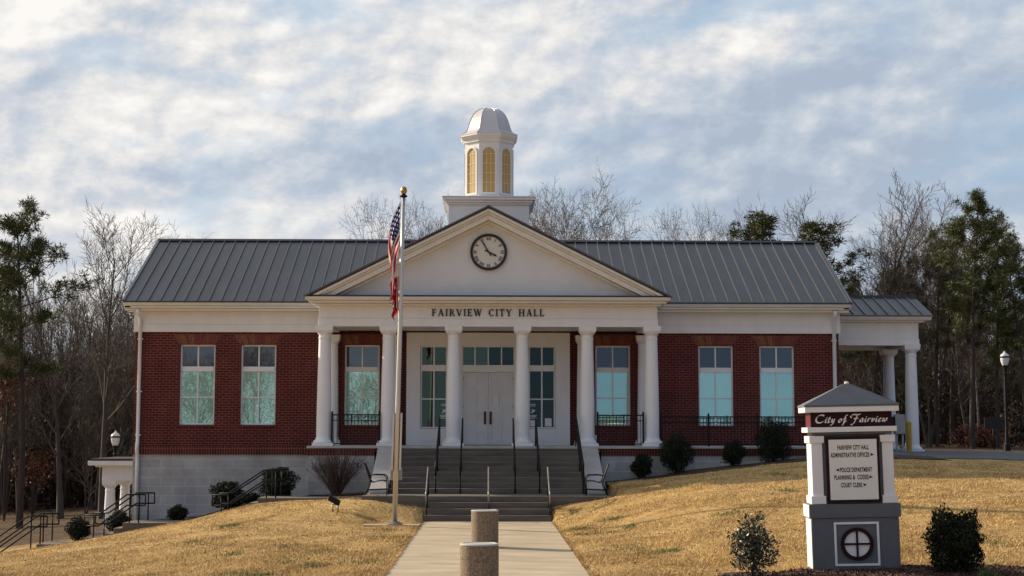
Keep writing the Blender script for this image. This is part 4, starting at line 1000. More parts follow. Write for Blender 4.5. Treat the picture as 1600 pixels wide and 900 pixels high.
# flowing script on the name board, drawn with a broad slanted nib
def bez(p, n=10):
    p = [Vector(a).to_2d() if len(a) == 2 else Vector(a) for a in p]; out = []
    for i in range(0, len(p) - 3, 3):
        for k in range(n + (i + 3 >= len(p) - 1)):
            t_ = k / n; out.append((1 - t_) ** 3 * p[i] + 3 * (1 - t_) ** 2 * t_ * p[i + 1] + 3 * (1 - t_) * t_ ** 2 * p[i + 2] + t_ ** 3 * p[i + 3])
    return out
SC = {  # glyph: (advance, [bezier strokes]); x-height .45, cap 1
 'C': (.98, [[(.92, .86), (.80, 1.06), (.45, 1.08), (.22, .80), (.0, .52), (.02, .14), (.32, .02), (.52, -.05), (.72, .02), (.90, .16)]]),
 'i': (.26, [[(.02, .34), (.08, .40), (.12, .44), (.14, .46), (.12, .30), (.06, .14), (.08, .05), (.10, -.02), (.18, .02), (.24, .10)], [(.20, .64), (.21, .66), (.22, .67), (.23, .68)]]),
 't': (.30, [[(.20, .74), (.16, .50), (.06, .22), (.07, .08), (.08, -.02), (.18, .0), (.27, .10)], [(.02, .48), (.12, .48), (.2, .5), (.30, .52)]]),
 'y': (.42, [[(.03, .36), (.08, .44), (.14, .48), (.14, .42), (.12, .30), (.05, .06), (.16, .04), (.24, .04), (.32, .22), (.36, .46)], [(.36, .46), (.32, .20), (.26, -.10), (.16, -.28), (.10, -.36), (.02, -.34), (.02, -.26)]]),
 'o': (.40, [[(.26, .46), (.10, .46), (.0, .24), (.04, .10), (.10, -.04), (.26, .02), (.32, .20), (.36, .36), (.32, .48), (.22, .46)]]),
 'f': (.44, [[(.46, .88), (.40, 1.0), (.30, .94), (.26, .74), (.20, .44), (.18, .10), (.12, -.22), (.09, -.38), (-.02, -.40), (.02, -.28)], [(.08, .44), (.18, .44), (.30, .46), (.40, .48)], [(.14, .0), (.30, -.04), (.40, .1), (.34, .24)]]),
 'F': (.98, [[(.02, .70), (.0, .92), (.22, 1.02), (.48, .98), (.72, .94), (.94, .96), (1.08, 1.04)], [(.02, .70), (.04, .62), (.14, .60), (.18, .66)], [(.72, .96), (.66, .60), (.56, .20), (.44, -.10), (.36, -.30), (.20, -.38), (.12, -.26)], [(.38, .46), (.55, .46), (.72, .46), (.88, .50)]]),
 'a': (.44, [[(.32, .44), (.14, .50), (.0, .28), (.03, .10), (.08, -.04), (.24, .06), (.34, .40)], [(.36, .46), (.32, .28), (.26, .06), (.32, .03), (.36, .0), (.40, .06), (.42, .10)]]),
 'r': (.34, [[(.03, .36), (.08, .44), (.13, .46), (.13, .46), (.11, .30), (.07, .14), (.05, .02)], [(.08, .22), (.14, .40), (.24, .52), (.33, .42)]]),
 'v': (.40, [[(.02, .38), (.07, .46), (.12, .48), (.13, .40), (.13, .26), (.10, .10), (.14, .03), (.24, .04), (.36, .24), (.34, .46)]]),
 'e': (.36, [[(.05, .22), (.18, .24), (.30, .34), (.26, .44), (.20, .52), (.02, .36), (.04, .14), (.06, -.02), (.22, -.02), (.33, .12)]]),
 'w': (.56, [[(.02, .38), (.06, .46), (.12, .48), (.12, .40), (.10, .24), (.04, .04), (.14, .03), (.22, .04), (.28, .24), (.31, .44), (.29, .26), (.24, .04), (.34, .03), (.46, .04), (.54, .30), (.50, .48)]]),
 ' ': (.26, [])}
q = MB(); s_ = 'City of Fairview'; tw = sum(SC[c][0] + .06 for c in s_); fx_ = 1.17 / tw; hz = .125; cx = -.585; kk = 0
nib = Vector((math.cos(R(38)), math.sin(R(38)))) * .0115
for ch in s_:
    adv, strokes = SC[ch]
    for stt in strokes:
        pl = bez(stt); kk += 1; yy = .0025 - .0006 * (kk % 5)
        pts = [Vector((cx + (p.x + .12 * p.y) * fx_, 2.418 + p.y * hz)) for p in pl]
        for a, b_ in zip(pts[:-1], pts[1:]):
            d = (b_ - a); 
            if d.length < 1e-6: continue
            nn_ = Vector((-d.y, d.x)).normalized() * .0035
            sg1 = 1 if nn_.dot(nib) > 0 else -1
            off = nib + nn_ * sg1
            q.add([(a.x - off.x, yy, a.y - off.y), (b_.x - off.x, yy, b_.y - off.y), (b_.x + off.x, yy, b_.y + off.y), (a.x + off.x, yy, a.y + off.y)], [(0, 1, 2, 3)])
        if len(stt) == 4 and ch == 'i':
            c = pts[1]; q.add([(c.x - .011, yy, c.y), (c.x, yy, c.y - .011), (c.x + .011, yy, c.y), (c.x, yy, c.y + .011)], [(0, 1, 2, 3)])
    cx += (adv + .06) * fx_
q.build('script_lettering', M['signwhite'], nbd, org=LO)

# ------------------------------------------------------------------ lamps, boxes, bollard, small sign
def lamp(x, y, g, ztop, label):
    t_ = empty('street_lamp', (x, y, g), label, 'street lamp', 'acorn lamps on black posts')
    p = MB(); p.lathe([(.14, g), (.14, g + .25), (.09, g + .32), (.055, g + .9), (.05, ztop - .95), (.09, ztop - .9), (.05, ztop - .85), (.10, ztop - .62), (.12, ztop - .56)], x, y, 16)
    p.build('post', M['rail'], t_)
    gl = MB(); gl.lathe([(.10, ztop - .56), (.14, ztop - .47), (.17, ztop - .34), (.175, ztop - .25)], x, y, 20); gl.build('lens', M['plastic'], t_)
    MB().lathe([(.19, ztop - .252), (.192, ztop - .205), (.18, ztop - .19)], x, y, 20).build('band', M['rail'], t_)
    MB().lathe([(.178, ztop - .19), (.15, ztop - .12), (.07, ztop - .06), (.04, ztop - .03), (.04, ztop), (.0, ztop + .03)], x, y, 20).build('cap', M['plastic'], t_)
def X_(px, Y): return (px - 763) * Y / 2400
def Z_(py, Y): return 2.36 - (py - 674) * Y / 2400
lamp(X_(186, 61), 61, -1.7, Z_(675, 61), 'white globe lamp rising behind the side porch at the left end')
lamp(X_(1574, 62), 62, gz1(21, 62), Z_(548, 62) , 'tall white globe lamp on black post before the wood at the right edge')
bx_, by_ = X_(1401, 50.5), 50.4; gb = gz1(bx_, by_)
ub = empty('utility_box', (bx_, by_, gb), 'grey electrical cabinet on legs just left of the yellow bollard', 'utility box')
MB().box(bx_ - .06, bx_ + .27, by_, by_ + .25, gb + .58, gb + 1.22).build('cabinet', M['greybox'], ub, bevel=.015)
MB().box(bx_ - .26, bx_ - .08, by_ - .05, by_ + .2, gb + .75, gb + 1.15).build('meter_box', M['rail'], ub, bevel=.01)
for dx in (-.2, .0, .2): MB().box(bx_ + dx - .03, bx_ + dx + .03, by_ + .08, by_ + .14, gb - .05, gb + .74).build('leg', M['greybox'], ub)
yx, yy_ = X_(1423, 51), 51.2; gb = gz1(yx, yy_)
yb_ = tag(MB().lathe([(.085, gb - .05), (.085, gb + .95), (.07, gb + 1.0), (.03, gb + 1.03), (0, gb + 1.035)], yx, yy_, 18).build('safety_bollard', M['yellow'], org=(yx, yy_, gb)), 'yellow pipe bollard in front of the carport column', 'bollard')
rx_, ry_ = X_(1560, 63), 63.5; gb = gz1(rx_, ry_)
rs = empty('road_sign', (rx_, ry_, gb), 'dark blank-backed board on a post left of the right lamp', 'sign')
MB().box(rx_ - .38, rx_ + .38, ry_ - .01, ry_ + .02, Z_(669, 63.5), Z_(651, 63.5)).build('board', M['black'], rs)
MB().tube([(rx_, ry_ + .05, gb - .1), (rx_, ry_ + .05, Z_(651, 63.5))], .035, 8).build('post', M['rail'], rs)
# ------------------------------------------------------------------ shrubs
rng = np.random.default_rng(5)
def leaf_quads(c, size, g, nrm=None, long=1.9):
    n = len(c); a = g.normal(size=(n, 3)); a /= np.linalg.norm(a, axis=1)[:, None]
    b_ = g.normal(size=(n, 3)); b_ = b_ - a * (a * b_).sum(1)[:, None]; b_ /= np.linalg.norm(b_, axis=1)[:, None]
    s_ = size * g.uniform(.6, 1.3, (n, 1)); a = a * s_ * long / 2; b_ = b_ * s_ / 2
    return np.stack([c - a, c + b_, c + a, c - b_], 1).reshape(-1, 3)
def blob_points(n, rx, ry, rz_, g, lump=.12, shell=.45):
    d = g.normal(size=(n, 3)); d /= np.linalg.norm(d, axis=1)[:, None]
    r_ = g.uniform(0, 1, n) ** shell
    ph = g.uniform(0, 6, 6)
    l = 1 + lump * (np.sin(d[:, 0] * 5 + ph[0]) * np.sin(d[:, 2] * 4 + ph[1]) + .6 * np.sin(d[:, 1] * 9 + ph[2]) * np.sin(d[:, 2] * 8 + ph[3]) + .5 * np.sin(d[:, 0] * 13 + ph[4]) * np.sin(d[:, 2] * 12 + ph[5]))
    # squarish clipped form
    p = d * (r_ * l)[:, None]
    return p * np.array([rx, ry, rz_])
def shrub(x, y, wd, ht, label, seed, n=11000, leaf=.026, m_='shrubleaf', lump=.2, shell=.36, z=None, group=None, square=False):
    g = np.random.default_rng(seed); gz_ = gz1(x, y) if z is None else z
    t_ = empty('shrub', (x, y, gz_), label, 'shrub', group)
    p = blob_points(n, wd / 2, wd / 2, ht / 2 * 1.02, g, lump, shell)
    if square:
        p[:, 2] = np.sign(p[:, 2]) * (np.abs(p[:, 2]) / (ht / 2)) ** .8 * ht / 2; p[:, 2] = np.clip(p[:, 2], -ht * .49, ht * .49)
    p[:, 2] += ht / 2 + .02
    p = p[p[:, 2] > .0]
    np_mesh('foliage', leaf_quads(p, leaf, g), 4, M[m_], t_)
    st_ = MB()
    for k in range(9):
        a = g.uniform(0, 6.28); r_ = g.uniform(.1, .42) * wd; h_ = ht * g.uniform(.5, .9)
        st_.tube([(0, 0, -.05), (math.cos(a) * r_ * .3, math.sin(a) * r_ * .3, h_ * .4), (math.cos(a) * r_, math.sin(a) * r_, h_)], [.018, .012, .004], 5)
    st_.build('stem', M['bark'], t_, org=LO)
    return t_
G1 = 'clipped evergreen shrubs along the hall'
def sh_px(px, pyt, pyb, wpx, Y, label, seed, **k):
    s_ = Y / 2400; x = X_(px, Y); zt, zb = Z_(pyt, Y), Z_(pyb, Y)
    g_ = gz1(x, Y); shrub(x, Y, wpx * s_, max(zt - g_, .2), label, seed, z=g_, group=G1, **k)
sh_px(438, 731, 776, 56, 46.4, 'large round clipped shrub at the top of the left side steps', 11, square=True)
sh_px(360, 753, 808, 52, 46.6, 'round shrub behind the upper side railing, below the left window', 12, square=True)
sh_px(397, 771, 796, 28, 46.0, 'small dark shrub between the two large round ones on the left', 13, n=4500)
sh_px(284, 790, 813, 32, 46.3, 'small low shrub alone against the pale block wall', 14, n=4500, lump=.2)
sh_px(133, 808, 845, 38, 46.8, 'leftmost round shrub, left of the white side porch', 15, n=6000, lump=.16)
sh_px(195, 797, 830, 40, 46.4, 'dark shrub beside the foot of the left downspout', 16, n=6000, lump=.16)
sh_px(1003, 709, 748, 33, 46.0, 'small oval shrub right of the right chair, before the block base', 17, n=6000)
sh_px(1056, 678, 741, 55, 45.9, 'big round shrub by the base of the rightmost portico column', 18)
sh_px(1145, 688, 734, 36, 46.2, 'small egg shaped shrub in the middle of the ramp railing', 19, n=6000)
sh_px(1209, 655, 727, 56, 46.2, 'big tall round shrub before the rightmost window of the hall', 20)
shrub(X_(1489, 24.6), 24.6, .86, .98, 'dense dark round bush right of the city sign', 21, n=16000, leaf=.027, m_='shrubleaf', lump=.24, shell=.42)
shrub(X_(1173, 24.6), 24.6, .78, 1.0, 'loose open bush with small glossy leaves left of the city sign', 22, n=3200, leaf=.030, m_='holly', lump=.25, shell=.6)
# bare reddish shrub
bx_, by_ = -4.45, 44.9+.6; g_ = gz1(bx_, by_)
bsx = empty('bare_shrub', (bx_, by_, g_), 'leafless reddish brown twiggy shrub left of the stairs', 'shrub')
tw_ = MB(); rr = random.Random(4)
for k in range(190):
    a = rr.uniform(0, 6.28); sp_ = rr.uniform(.05, 1.0) ** .7; h_ = 1.35 * rr.uniform(.75, 1.05) * (1 - .25 * sp_ ** 2); ex = .98 * sp_
    p0 = (rr.uniform(-.1, .1), rr.uniform(-.1, .1), -.02); p1 = (math.cos(a) * ex * .45, math.sin(a) * ex * .3, h_ * .5); p2 = (math.cos(a) * ex + rr.uniform(-.06, .06), math.sin(a) * ex * .6, h_)
    tw_.tube([p0, p1, p2], [.010, .007, .003], 3, cap=False)
    for q_ in range(4):
        t_ = rr.uniform(.4, .95); c = [p1[i] + (p2[i] - p1[i]) * (t_ - .4) / .6 for i in range(3)]
        tw_.tube([c, (c[0] + rr.uniform(-.16, .16), c[1] + rr.uniform(-.12, .12), c[2] + rr.uniform(.1, .26))], [.005, .002], 3, cap=False)
tw_.build('branches', M['redtwig'], bsx, org=LO)
# weed by the dark bush
wx, wy = X_(1537, 24.0), 24.0; g_ = gz1(wx, wy); g = np.random.default_rng(8)
n = 160; base = np.c_[g.normal(0, .035, n), g.normal(0, .035, n), np.zeros(n)]; tip = base * 2.4 + np.c_[g.normal(0, .03, n), g.normal(0, .03, n), g.uniform(.08, .22, n)]
sd_ = np.c_[g.normal(0, .006, n), g.normal(0, .006, n), np.zeros(n)]
o = np_mesh('weed', np.stack([base - sd_, base + sd_, tip], 1).reshape(-1, 3), 3, M['weed'], loc=(wx, wy, g_)); tag(o, 'tuft of fresh green weed beside the dark round bush', 'weed')

# ------------------------------------------------------------------ lawn blades
def in_lawn(x, y):
    k = (np.abs(x) > 1.655) & ~((x < -1.65) & (x > -3.15) & (y > 38.3) & (y < 39.3))
    k &= ~((np.abs(x) < 3.45) & (y > 41.65)); k &= ~((x < -3.2) & (y > 43.85))
    k &= ~((((x - 6.4) / 3.45) ** 2 + ((y - 23.9) / 1.38) ** 2 + .10 * np.sin(3 * x + y * 5) + .06 * np.sin(17 * x) * np.sin(13 * y)) < 1)
    k &= ~((x > 3.4) & (y > 45.0 - .06 * (x - 3))); k &= ~((x > 11) & (y > 46.4 - .10 * (x - 12)))
    return k
g = np.random.default_rng(2); Nn = 420000
v_ = g.uniform(0, 1, Nn); y = 23.5 / (1 - v_ * (1 - 23.5 / 47)); x = g.uniform(-.345, .36, Nn) * y
k = in_lawn(x, y); x, y = x[k], y[k]; z = gz(x, y)
h_ = g.uniform(.02, .055, len(x)) * (1 + .5 * np.sin(x * 2.1) * np.sin(y * 1.7)); a = g.uniform(0, 6.28, len(x)); ln_ = h_ * g.uniform(.4, 1.6, len(x)); wd_ = g.uniform(.004, .009, len(x))
bs0 = np.c_[x, y, z - .005]; sdv = np.c_[np.sin(a) * wd_, -np.cos(a) * wd_, np.zeros(len(x))]
tip = bs0 + np.c_[np.cos(a) * ln_, np.sin(a) * ln_, h_]
# longer ragged blades leaning over both edges of the walk
m_ = 15000; ye = g.uniform(20, 40.6, m_); sde = g.choice([-1, 1], m_); cl_ = np.clip(.5 + .5 * np.sin(ye * 5.3 + sde) * np.sin(ye * 2.1), 0, 1)
xe = sde * (1.69 + g.uniform(-.01, .05, m_)); be = np.c_[xe, ye, np.zeros(m_)]; te = be + np.c_[-sde * g.uniform(.0, .09, m_) * cl_, g.normal(0, .02, m_), g.uniform(.012, .04, m_)]
se = np.c_[np.zeros(m_), np.full(m_, .007), np.zeros(m_)]; edge_bl = np.stack([be - se, be + se, te], 1).reshape(-1, 3)
gmt = mat('straw_blades', (.76, .53, .235), .85, c2=(.38, .235, .095), var=.2, vs=.9, island=.4, det=9)
o = np_mesh('grass', np.r_[np.stack([bs0 - sdv, bs0 + sdv, tip], 1).reshape(-1, 3), edge_bl], 3, gmt); tag(o, 'short dry straw-coloured grass blades of the winter lawn', 'grass', kind='stuff')

g = np.random.default_rng(15); n = 9000; x = g.uniform(2.8, 10.1, n); y = g.uniform(22.6, 25.5, n)
k = ((x - 6.4) / 3.5) ** 2 + ((y - 23.9) / 1.42) ** 2 < 1; x, y = x[k], y[k]
o = np_mesh('mulch_chips', leaf_quads(np.c_[x, y, gz(x, y, True) + .038], .026, g, long=2.6), 4, mat('mulch_chip', (.14, .06, .04), .9, c2=(.05, .022, .016), var=.2, vs=6, island=.5)); tag(o, 'reddish brown bark chips of the bed around the city sign', 'mulch', kind='stuff')
# fallen leaves and twigs blown over the lawn
g = np.random.default_rng(12); n = 1100; y = 23.5 / (1 - g.uniform(0, 1, n) * (1 - 23.5 / 46)); x = g.uniform(-.345, .36, n) * y
k = in_lawn(x, y); x, y = x[k], y[k]; o = np_mesh('fallen_leaves', leaf_quads(np.c_[x, y, gz(x, y) + .03], .032, g, long=1.4), 4, mat('fallen_leaf', (.30, .17, .08), .8, c2=(.16, .09, .05), var=.2, vs=2, island=.5))
tag(o, 'small brown leaves scattered over the dry lawn', 'leaves', kind='stuff')
# weeds greening in the turf
g = np.random.default_rng(13); vv = []
for k_ in range(46):
    y0 = g.uniform(25, 43); x0 = g.choice([g.uniform(1.75, 3.2), g.uniform(3, 9), g.uniform(-7, -2)]); m_ = int(g.integers(60, 260)); sp_ = g.uniform(.08, .3)
    if not in_lawn(np.array([x0]), np.array([y0]))[0]: continue
    xx = x0 + g.normal(0, sp_, m_); yy_ = y0 + g.normal(0, sp_ * 1.3, m_); ok = in_lawn(xx, yy_); xx, yy_ = xx[ok], yy_[ok]; m_ = len(xx)
    b0_ = np.c_[xx, yy_, gz(xx, yy_)]; a_ = g.uniform(0, 6.28, m_); sv = np.c_[np.sin(a_) * .008, np.cos(a_) * .008, np.zeros(m_)]
    vv.append(np.stack([b0_ - sv, b0_ + sv, b0_ + np.c_[g.normal(0, .02, m_), g.normal(0, .02, m_), g.uniform(.04, .075, m_)]], 1).reshape(-1, 3))
o = np_mesh('lawn_weeds', np.concatenate(vv), 3, mat('lawn_weed', (.17, .19, .055), .8, var=.1, island=.4)); tag(o, 'sparse green weeds coming up through the dry lawn', 'weeds', kind='stuff')

# ------------------------------------------------------------------ trees
def bare_tree(name, H, seed, spread=.35, trunks=1, r0=None, first=.35, bark='bark', depth=4, kids=(13, 7, 6, 3), minr=.006):
    rr = random.Random(seed); t_ = empty(name, (0, 0, 0), 'x', 'tree')
    tr_, cr_ = MB(), MB(); r0 = r0 or H * .011
    def grow(p, d, ln, r_, dep, mb):
        n = 5 if dep == 0 else (4 if dep == 1 else 3); pts = [p.copy()]; dirs = []; dd = d.copy()
        for i in range(n):
            w_ = .07 if dep == 0 else .13
            dd = (dd + Vector((rr.gauss(0, w_), rr.gauss(0, w_), rr.gauss(0, w_ * .5) + (.10 if dep else .03)))).normalized()
            p = p + dd * ln / n; pts.append(p.copy()); dirs.append(dd.copy())
        rad = [r_ * (1 - .85 * (i / n) ** .9) + minr for i in range(n + 1)]
        if dep == 0: rad[0] *= 1.35
        mb.tube(pts, rad, 8 if dep == 0 else (5 if dep == 1 else 3), cap=False)
        if dep >= depth: return
        kk = kids[dep]; ga_ = rr.uniform(0, 6.28)
        for c in range(kk):
            t0 = first if dep == 0 else .18
            f_ = t0 + (1 - t0) * (c + rr.uniform(.1, .9)) / kk; ix = min(int(f_ * n), n - 1); fr = f_ * n - ix
            q = pts[ix].lerp(pts[ix + 1], fr); ga_ += 2.4 + rr.uniform(-.5, .5); base = dirs[ix]; o1 = base.orthogonal().normalized(); o2 = base.cross(o1)
            an = rr.uniform(.45, .95) * (1 if dep else (1.25 - .55 * f_)) * (spread / .35) ** .5
            nd = (base * math.cos(an) + (o1 * math.cos(ga_) + o2 * math.sin(ga_)) * math.sin(an)).normalized()
            l2_ = ln * (spread * 1.25 if dep == 0 else .55) * (1.15 - .6 * f_ if dep == 0 else 1.1 - .45 * f_) * rr.uniform(.75, 1.2)
            rc = rad[ix] * (.42 if dep == 0 else .5)
            grow(q, nd, l2_, rc, dep + 1, cr_)
    for k_ in range(trunks):
        a = 6.28 * k_ / max(1, trunks) + .3; lean = 0 if trunks == 1 else .22
        grow(Vector((.05 * math.cos(a) * (trunks > 1), .05 * math.sin(a) * (trunks > 1), -.3)), Vector((math.cos(a) * lean, math.sin(a) * lean, 1)).normalized(), H * .97 * rr.uniform(.85, 1) if k_ else H * .97, r0 * (1 if trunks == 1 else .75), 0, tr_)
    tr_.build('trunk', M[bark], t_, org=LO); cr_.build('crown', M['twig'] if bark != 'barkpale' else M['barkpale'], t_, org=LO)
    return t_
def needles(c, rad, n, g):
    """tufts: thin blades fanning out of each clump centre"""
    m_ = len(c); cc_ = np.repeat(c, n, 0); rr_ = np.repeat(rad, n)
    d = g.normal(size=(m_ * n, 3)); d[:, 2] += .35; d /= np.linalg.norm(d, axis=1)[:, None]
    s_ = cc_ + d * (rr_ * g.uniform(.0, .65, m_ * n))[:, None]; e_ = s_ + d * (rr_ * g.uniform(.35, .65, m_ * n))[:, None]
    w_ = np.cross(d, g.normal(size=d.shape)); w_ /= np.linalg.norm(w_, axis=1)[:, None]; w_ *= g.uniform(.015, .033, (m_ * n, 1))
    return np.stack([s_ - w_, s_ + w_, e_], 1).reshape(-1, 3)
def pine(name, H, seed, first=.45, crown_w=.22, nlimb=26, per=68, m_='needle', r0=None, lean=.02):
    rr = random.Random(seed); g = np.random.default_rng(seed); t_ = empty(name, (0, 0, 0), 'x', 'tree')
    tr_, lm = MB(), MB(); pts = []; p = Vector((0, 0, -.3)); d = Vector((rr.uniform(-lean, lean), rr.uniform(-lean, lean), 1)).normalized()
    for i in range(11):
        pts.append(p.copy()); d = (d + Vector((rr.gauss(0, .018), rr.gauss(0, .018), 0))).normalized(); p = p + d * H / 10
    r0 = r0 or H * .0125
    tr_.tube(pts, [r0 * (1 - .82 * i / 10) for i in range(11)], 9, cap=False)
    cl_, rd = [], []
    ga_ = 0
    for k_ in range(nlimb):
        f_ = first + (1 - first) * (k_ + rr.uniform(0, 1)) / nlimb; q = pts[min(int(f_ * 10), 9)].lerp(pts[min(int(f_ * 10) + 1, 10)], f_ * 10 - int(f_ * 10)) if f_ < 1 else pts[10]
        ga_ += 2.4 + rr.uniform(-.6, .6); u = (f_ - first) / (1 - first)
        ln = H * crown_w * (.34 + .66 * (1 - u ** 2.4)) * (.55 + .45 * min(1, u * 3)) * rr.uniform(.5, 1.2)
        el_ = .0 + .85 * u ** 1.5 + rr.uniform(-.15, .2); dd = Vector((math.cos(ga_) * math.cos(el_), math.sin(ga_) * math.cos(el_), math.sin(el_)))
        lp_ = [q.copy()]; c = q.copy()
        for i in range(4):
            dd = (dd + Vector((rr.gauss(0, .12), rr.gauss(0, .12), .10))).normalized(); c = c + dd * ln / 4; lp_.append(c.copy())
        lm.tube(lp_, [r0 * .22 * (1 - u * .6), r0 * .17, r0 * .12, r0 * .08, r0 * .03], 4, cap=False)
        if rr.random() < .13 and u < .5: continue      # a dead limb
        nc = int(5 + ln * 4.2)
        for i in range(nc):
            ff = rr.uniform(.42, 1.05); j = min(int(ff * 4), 3); b0_ = lp_[j].lerp(lp_[j + 1], min(1, ff * 4 - j))
            off = Vector((rr.gauss(0, .24), rr.gauss(0, .24), rr.gauss(.10, .13))) * (ln * .5 + .3) * .9
            e_ = b0_ + off; cl_.append(e_); rd.append(rr.uniform(.30, .52))
            lm.tube([b0_, e_], [r0 * .05, .008], 3, cap=False)
    for i in range(6): cl_.append(pts[-1] + Vector((rr.gauss(0, .25), rr.gauss(0, .25), rr.uniform(-.5, .3)))); rd.append(.35)
    tr_.build('trunk', M['pinebark'], t_, org=LO)
    lm.build('limbs', M['pinebark'], t_, org=LO)
    np_mesh('crown', needles(np.array([tuple(c) for c in cl_]), np.array(rd) * H / 15, per, g), 3, M[m_], t_)
    return t_
bvar = [bare_tree('bare_tree', 16, 101, .30), bare_tree('bare_tree', 15, 102, .38, first=.3), bare_tree('bare_tree', 17, 103, .26, first=.4, bark='barkpale'), bare_tree('bare_tree', 13, 104, .5, 3, first=.2, kids=(12, 8, 6, 4)),
        bare_tree('bare_tree', 9, 105, .34, 2, first=.15, kids=(10, 6, 5, 3)), bare_tree('bare_tree', 15, 106, .24, first=.25, kids=(18, 7, 5, 3))]
def top_of(r_): return max(max(v.co.z for v in c.data.vertices) for c in r_.children)
def top97(r_):
    z = sorted(v.co.z for c in r_.children for v in c.data.vertices if c.name.startswith('crown')); return z[int(len(z) * .985)]
bH = [top97(r_) for r_ in bvar]
pvar = [pine('pine_tree', 15, 201, .50, .22), pine('pine_tree', 17, 202, .45, .19, 30), pine('pine_tree', 14, 203, .35, .24, 30, m_='needle2'), pine('pine_tree', 12, 204, .08, .22, 40, 60)]
pH = [top_of(r_) for r_ in pvar]
used = set()
def place(kind, vi, px, pytop, Y, label, group=None, rz=None, wide=1, g_=None):
    root = (bvar if kind == 'b' else pvar)[vi]; H = (bH if kind == 'b' else pH)[vi]
    x = X_(px, Y); g0 = gz1(x, Y) if g_ is None else g_; zt = Z_(pytop, Y); s_ = (zt - g0) / (H * 1.0)
    rz = rnd.uniform(0, 6.28) if rz is None else rz
    if (kind, vi) in used: o = dup(root, (x, Y, g0), label, group, rz, (s_ * wide, s_ * wide, s_))
    else:
        used.add((kind, vi)); o = root; o.location = (x, Y, g0); o.rotation_euler = (0, 0, rz); o.scale = (s_ * wide, s_ * wide, s_); o['label'] = label
        if group: o['group'] = group
    return o
place('p', 0, 42, 306, 68, 'tall pine with layered dark crown at the far left of the photo', rz=1.0, wide=1.0)
place('p', 1, -62, 345, 70, 'pine cut by the left edge of the photo')
place('b', 0, 168, 332, 70, 'tall slim bare tree nearest the left end of the roof')
place('b', 5, 105, 372, 74, 'upright bare tree between the left pine and the roof end')
place('b', 1, 205, 372, 80, 'finely branched bare tree touching the left gable of the roof')
place('b', 3, 668, 322, 80, 'bare tree showing over the roof between flag and cupola', wide=.58)
place('b', 3, 905, 300, 80, 'broad bare tree over the roof just right of the cupola', wide=.78, rz=2)
place('b', 1, 860, 312, 84, 'thin bare tree over the roof touching the cupola base', wide=.6)
place('b', 4, 1040, 352, 84, 'tiny bare treetop alone above the right roof ridge', wide=.5)
place('b', 3, 1128, 332, 86, 'rounded bare treetop left of the pines behind the right roof', wide=.6)
place('p', 3, 1186, 326, 74, 'bushy pine top behind the right roof, left of two', wide=1.5)
place('p', 3, 1285, 338, 70, 'dark bushy pine behind the right roof corner, right of two', wide=1.5, rz=4)
place('b', 0, 1262, 312, 86, 'bare tree between the two pines behind the right roof', wide=1.1)
place('b', 5, 1362, 290, 72, 'tall feathery bare tree rising behind the carport roof', rz=.5)
place('b', 2, 1420, 335, 76, 'pale barked bare tree right of the carport roof', wide=1.3)
place('b', 3, 1452, 350, 70, 'crooked spreading bare tree beside the carport columns', wide=.9)
place('p', 1, 1520, 290, 66, 'tallest pine at the right, with its top above all others', rz=2.0, wide=1.0)
place('p', 0, 1465, 345, 70, 'pine with ragged crown left of the tallest right pine', rz=3.5, wide=.95)
place('p', 2, 1560, 335, 68, 'light green pine between the tallest pine and the right edge', rz=.7, wide=.85)
place('p', 0, 1606, 350, 66, 'pine cut by the right edge of the photo', rz=5, wide=1.1)
place('p', 1, 1488, 330, 78, 'slender pine half hidden behind the tallest right pine', wide=.9)
place('b', 2, 1475, 300, 84, 'bare top standing just left of the tallest right pine', rz=3)
rw = random.Random(33)
def wood(n, px0_, px1_, ylo, yhi, t0, t1, lab, grp, kinds):
    for i in range(n):
        kd, vi = kinds[rw.randrange(len(kinds))]; Y = rw.uniform(ylo, yhi)
        place(kd, vi, rw.uniform(px0_, px1_), rw.uniform(t0, t1), Y, lab[kd], grp[kd], wide=rw.uniform(.7, 1.25))
wood(44, -70, 215, 76, 112, 410, 590, {'b': 'one of the slim leafless trees filling the dark wood left of the hall', 'p': 'one of the young evergreens within the dark wood left of the hall'}, {'b': 'bare trees of the left wood', 'p': 'evergreens of the left wood'}, [('b', 0), ('b', 1), ('b', 2), ('b', 5), ('b', 4), ('b', 5), ('b', 0), ('b', 2), ('b', 4)])
wood(54, 1310, 1680, 74, 112, 400, 570, {'b': 'one of the slim leafless trees filling the wood right of the hall', 'p': 'one of the evergreens within the wood right of the hall'}, {'b': 'bare trees of the right wood', 'p': 'evergreens of the right wood'}, [('b', 0), ('b', 1), ('b', 2), ('b', 5), ('b', 4), ('p', 2), ('p', 3), ('b', 2), ('p', 0)])
# two bare trees behind the camera that the left windows mirror
for x, y_, s_, lb_ in ((-22.0, -15, .55, 'bare tree mirrored in the leftmost window'), (-17.3, -15, .6, 'bare tree mirrored in the second window from the left'), (-9.6, -18, .5, 'bare tree mirrored in the left porch window')):
    dup(bvar[3], (x, y_, gz1(x, y_)), lb_, None, x, (s_, s_, s_))
for x, y_, s_, lb_ in ((-29, 60, 1.0, 'pine beyond the left edge of the photo whose shade mottles the lawn by the stairs'), (-34, 45, .85, 'pine beyond the left edge of the photo shading the lowest lawn')):
    dup(pvar[0], (x, y_, gz1(x, y_)), lb_, None, x, (s_, s_, s_))
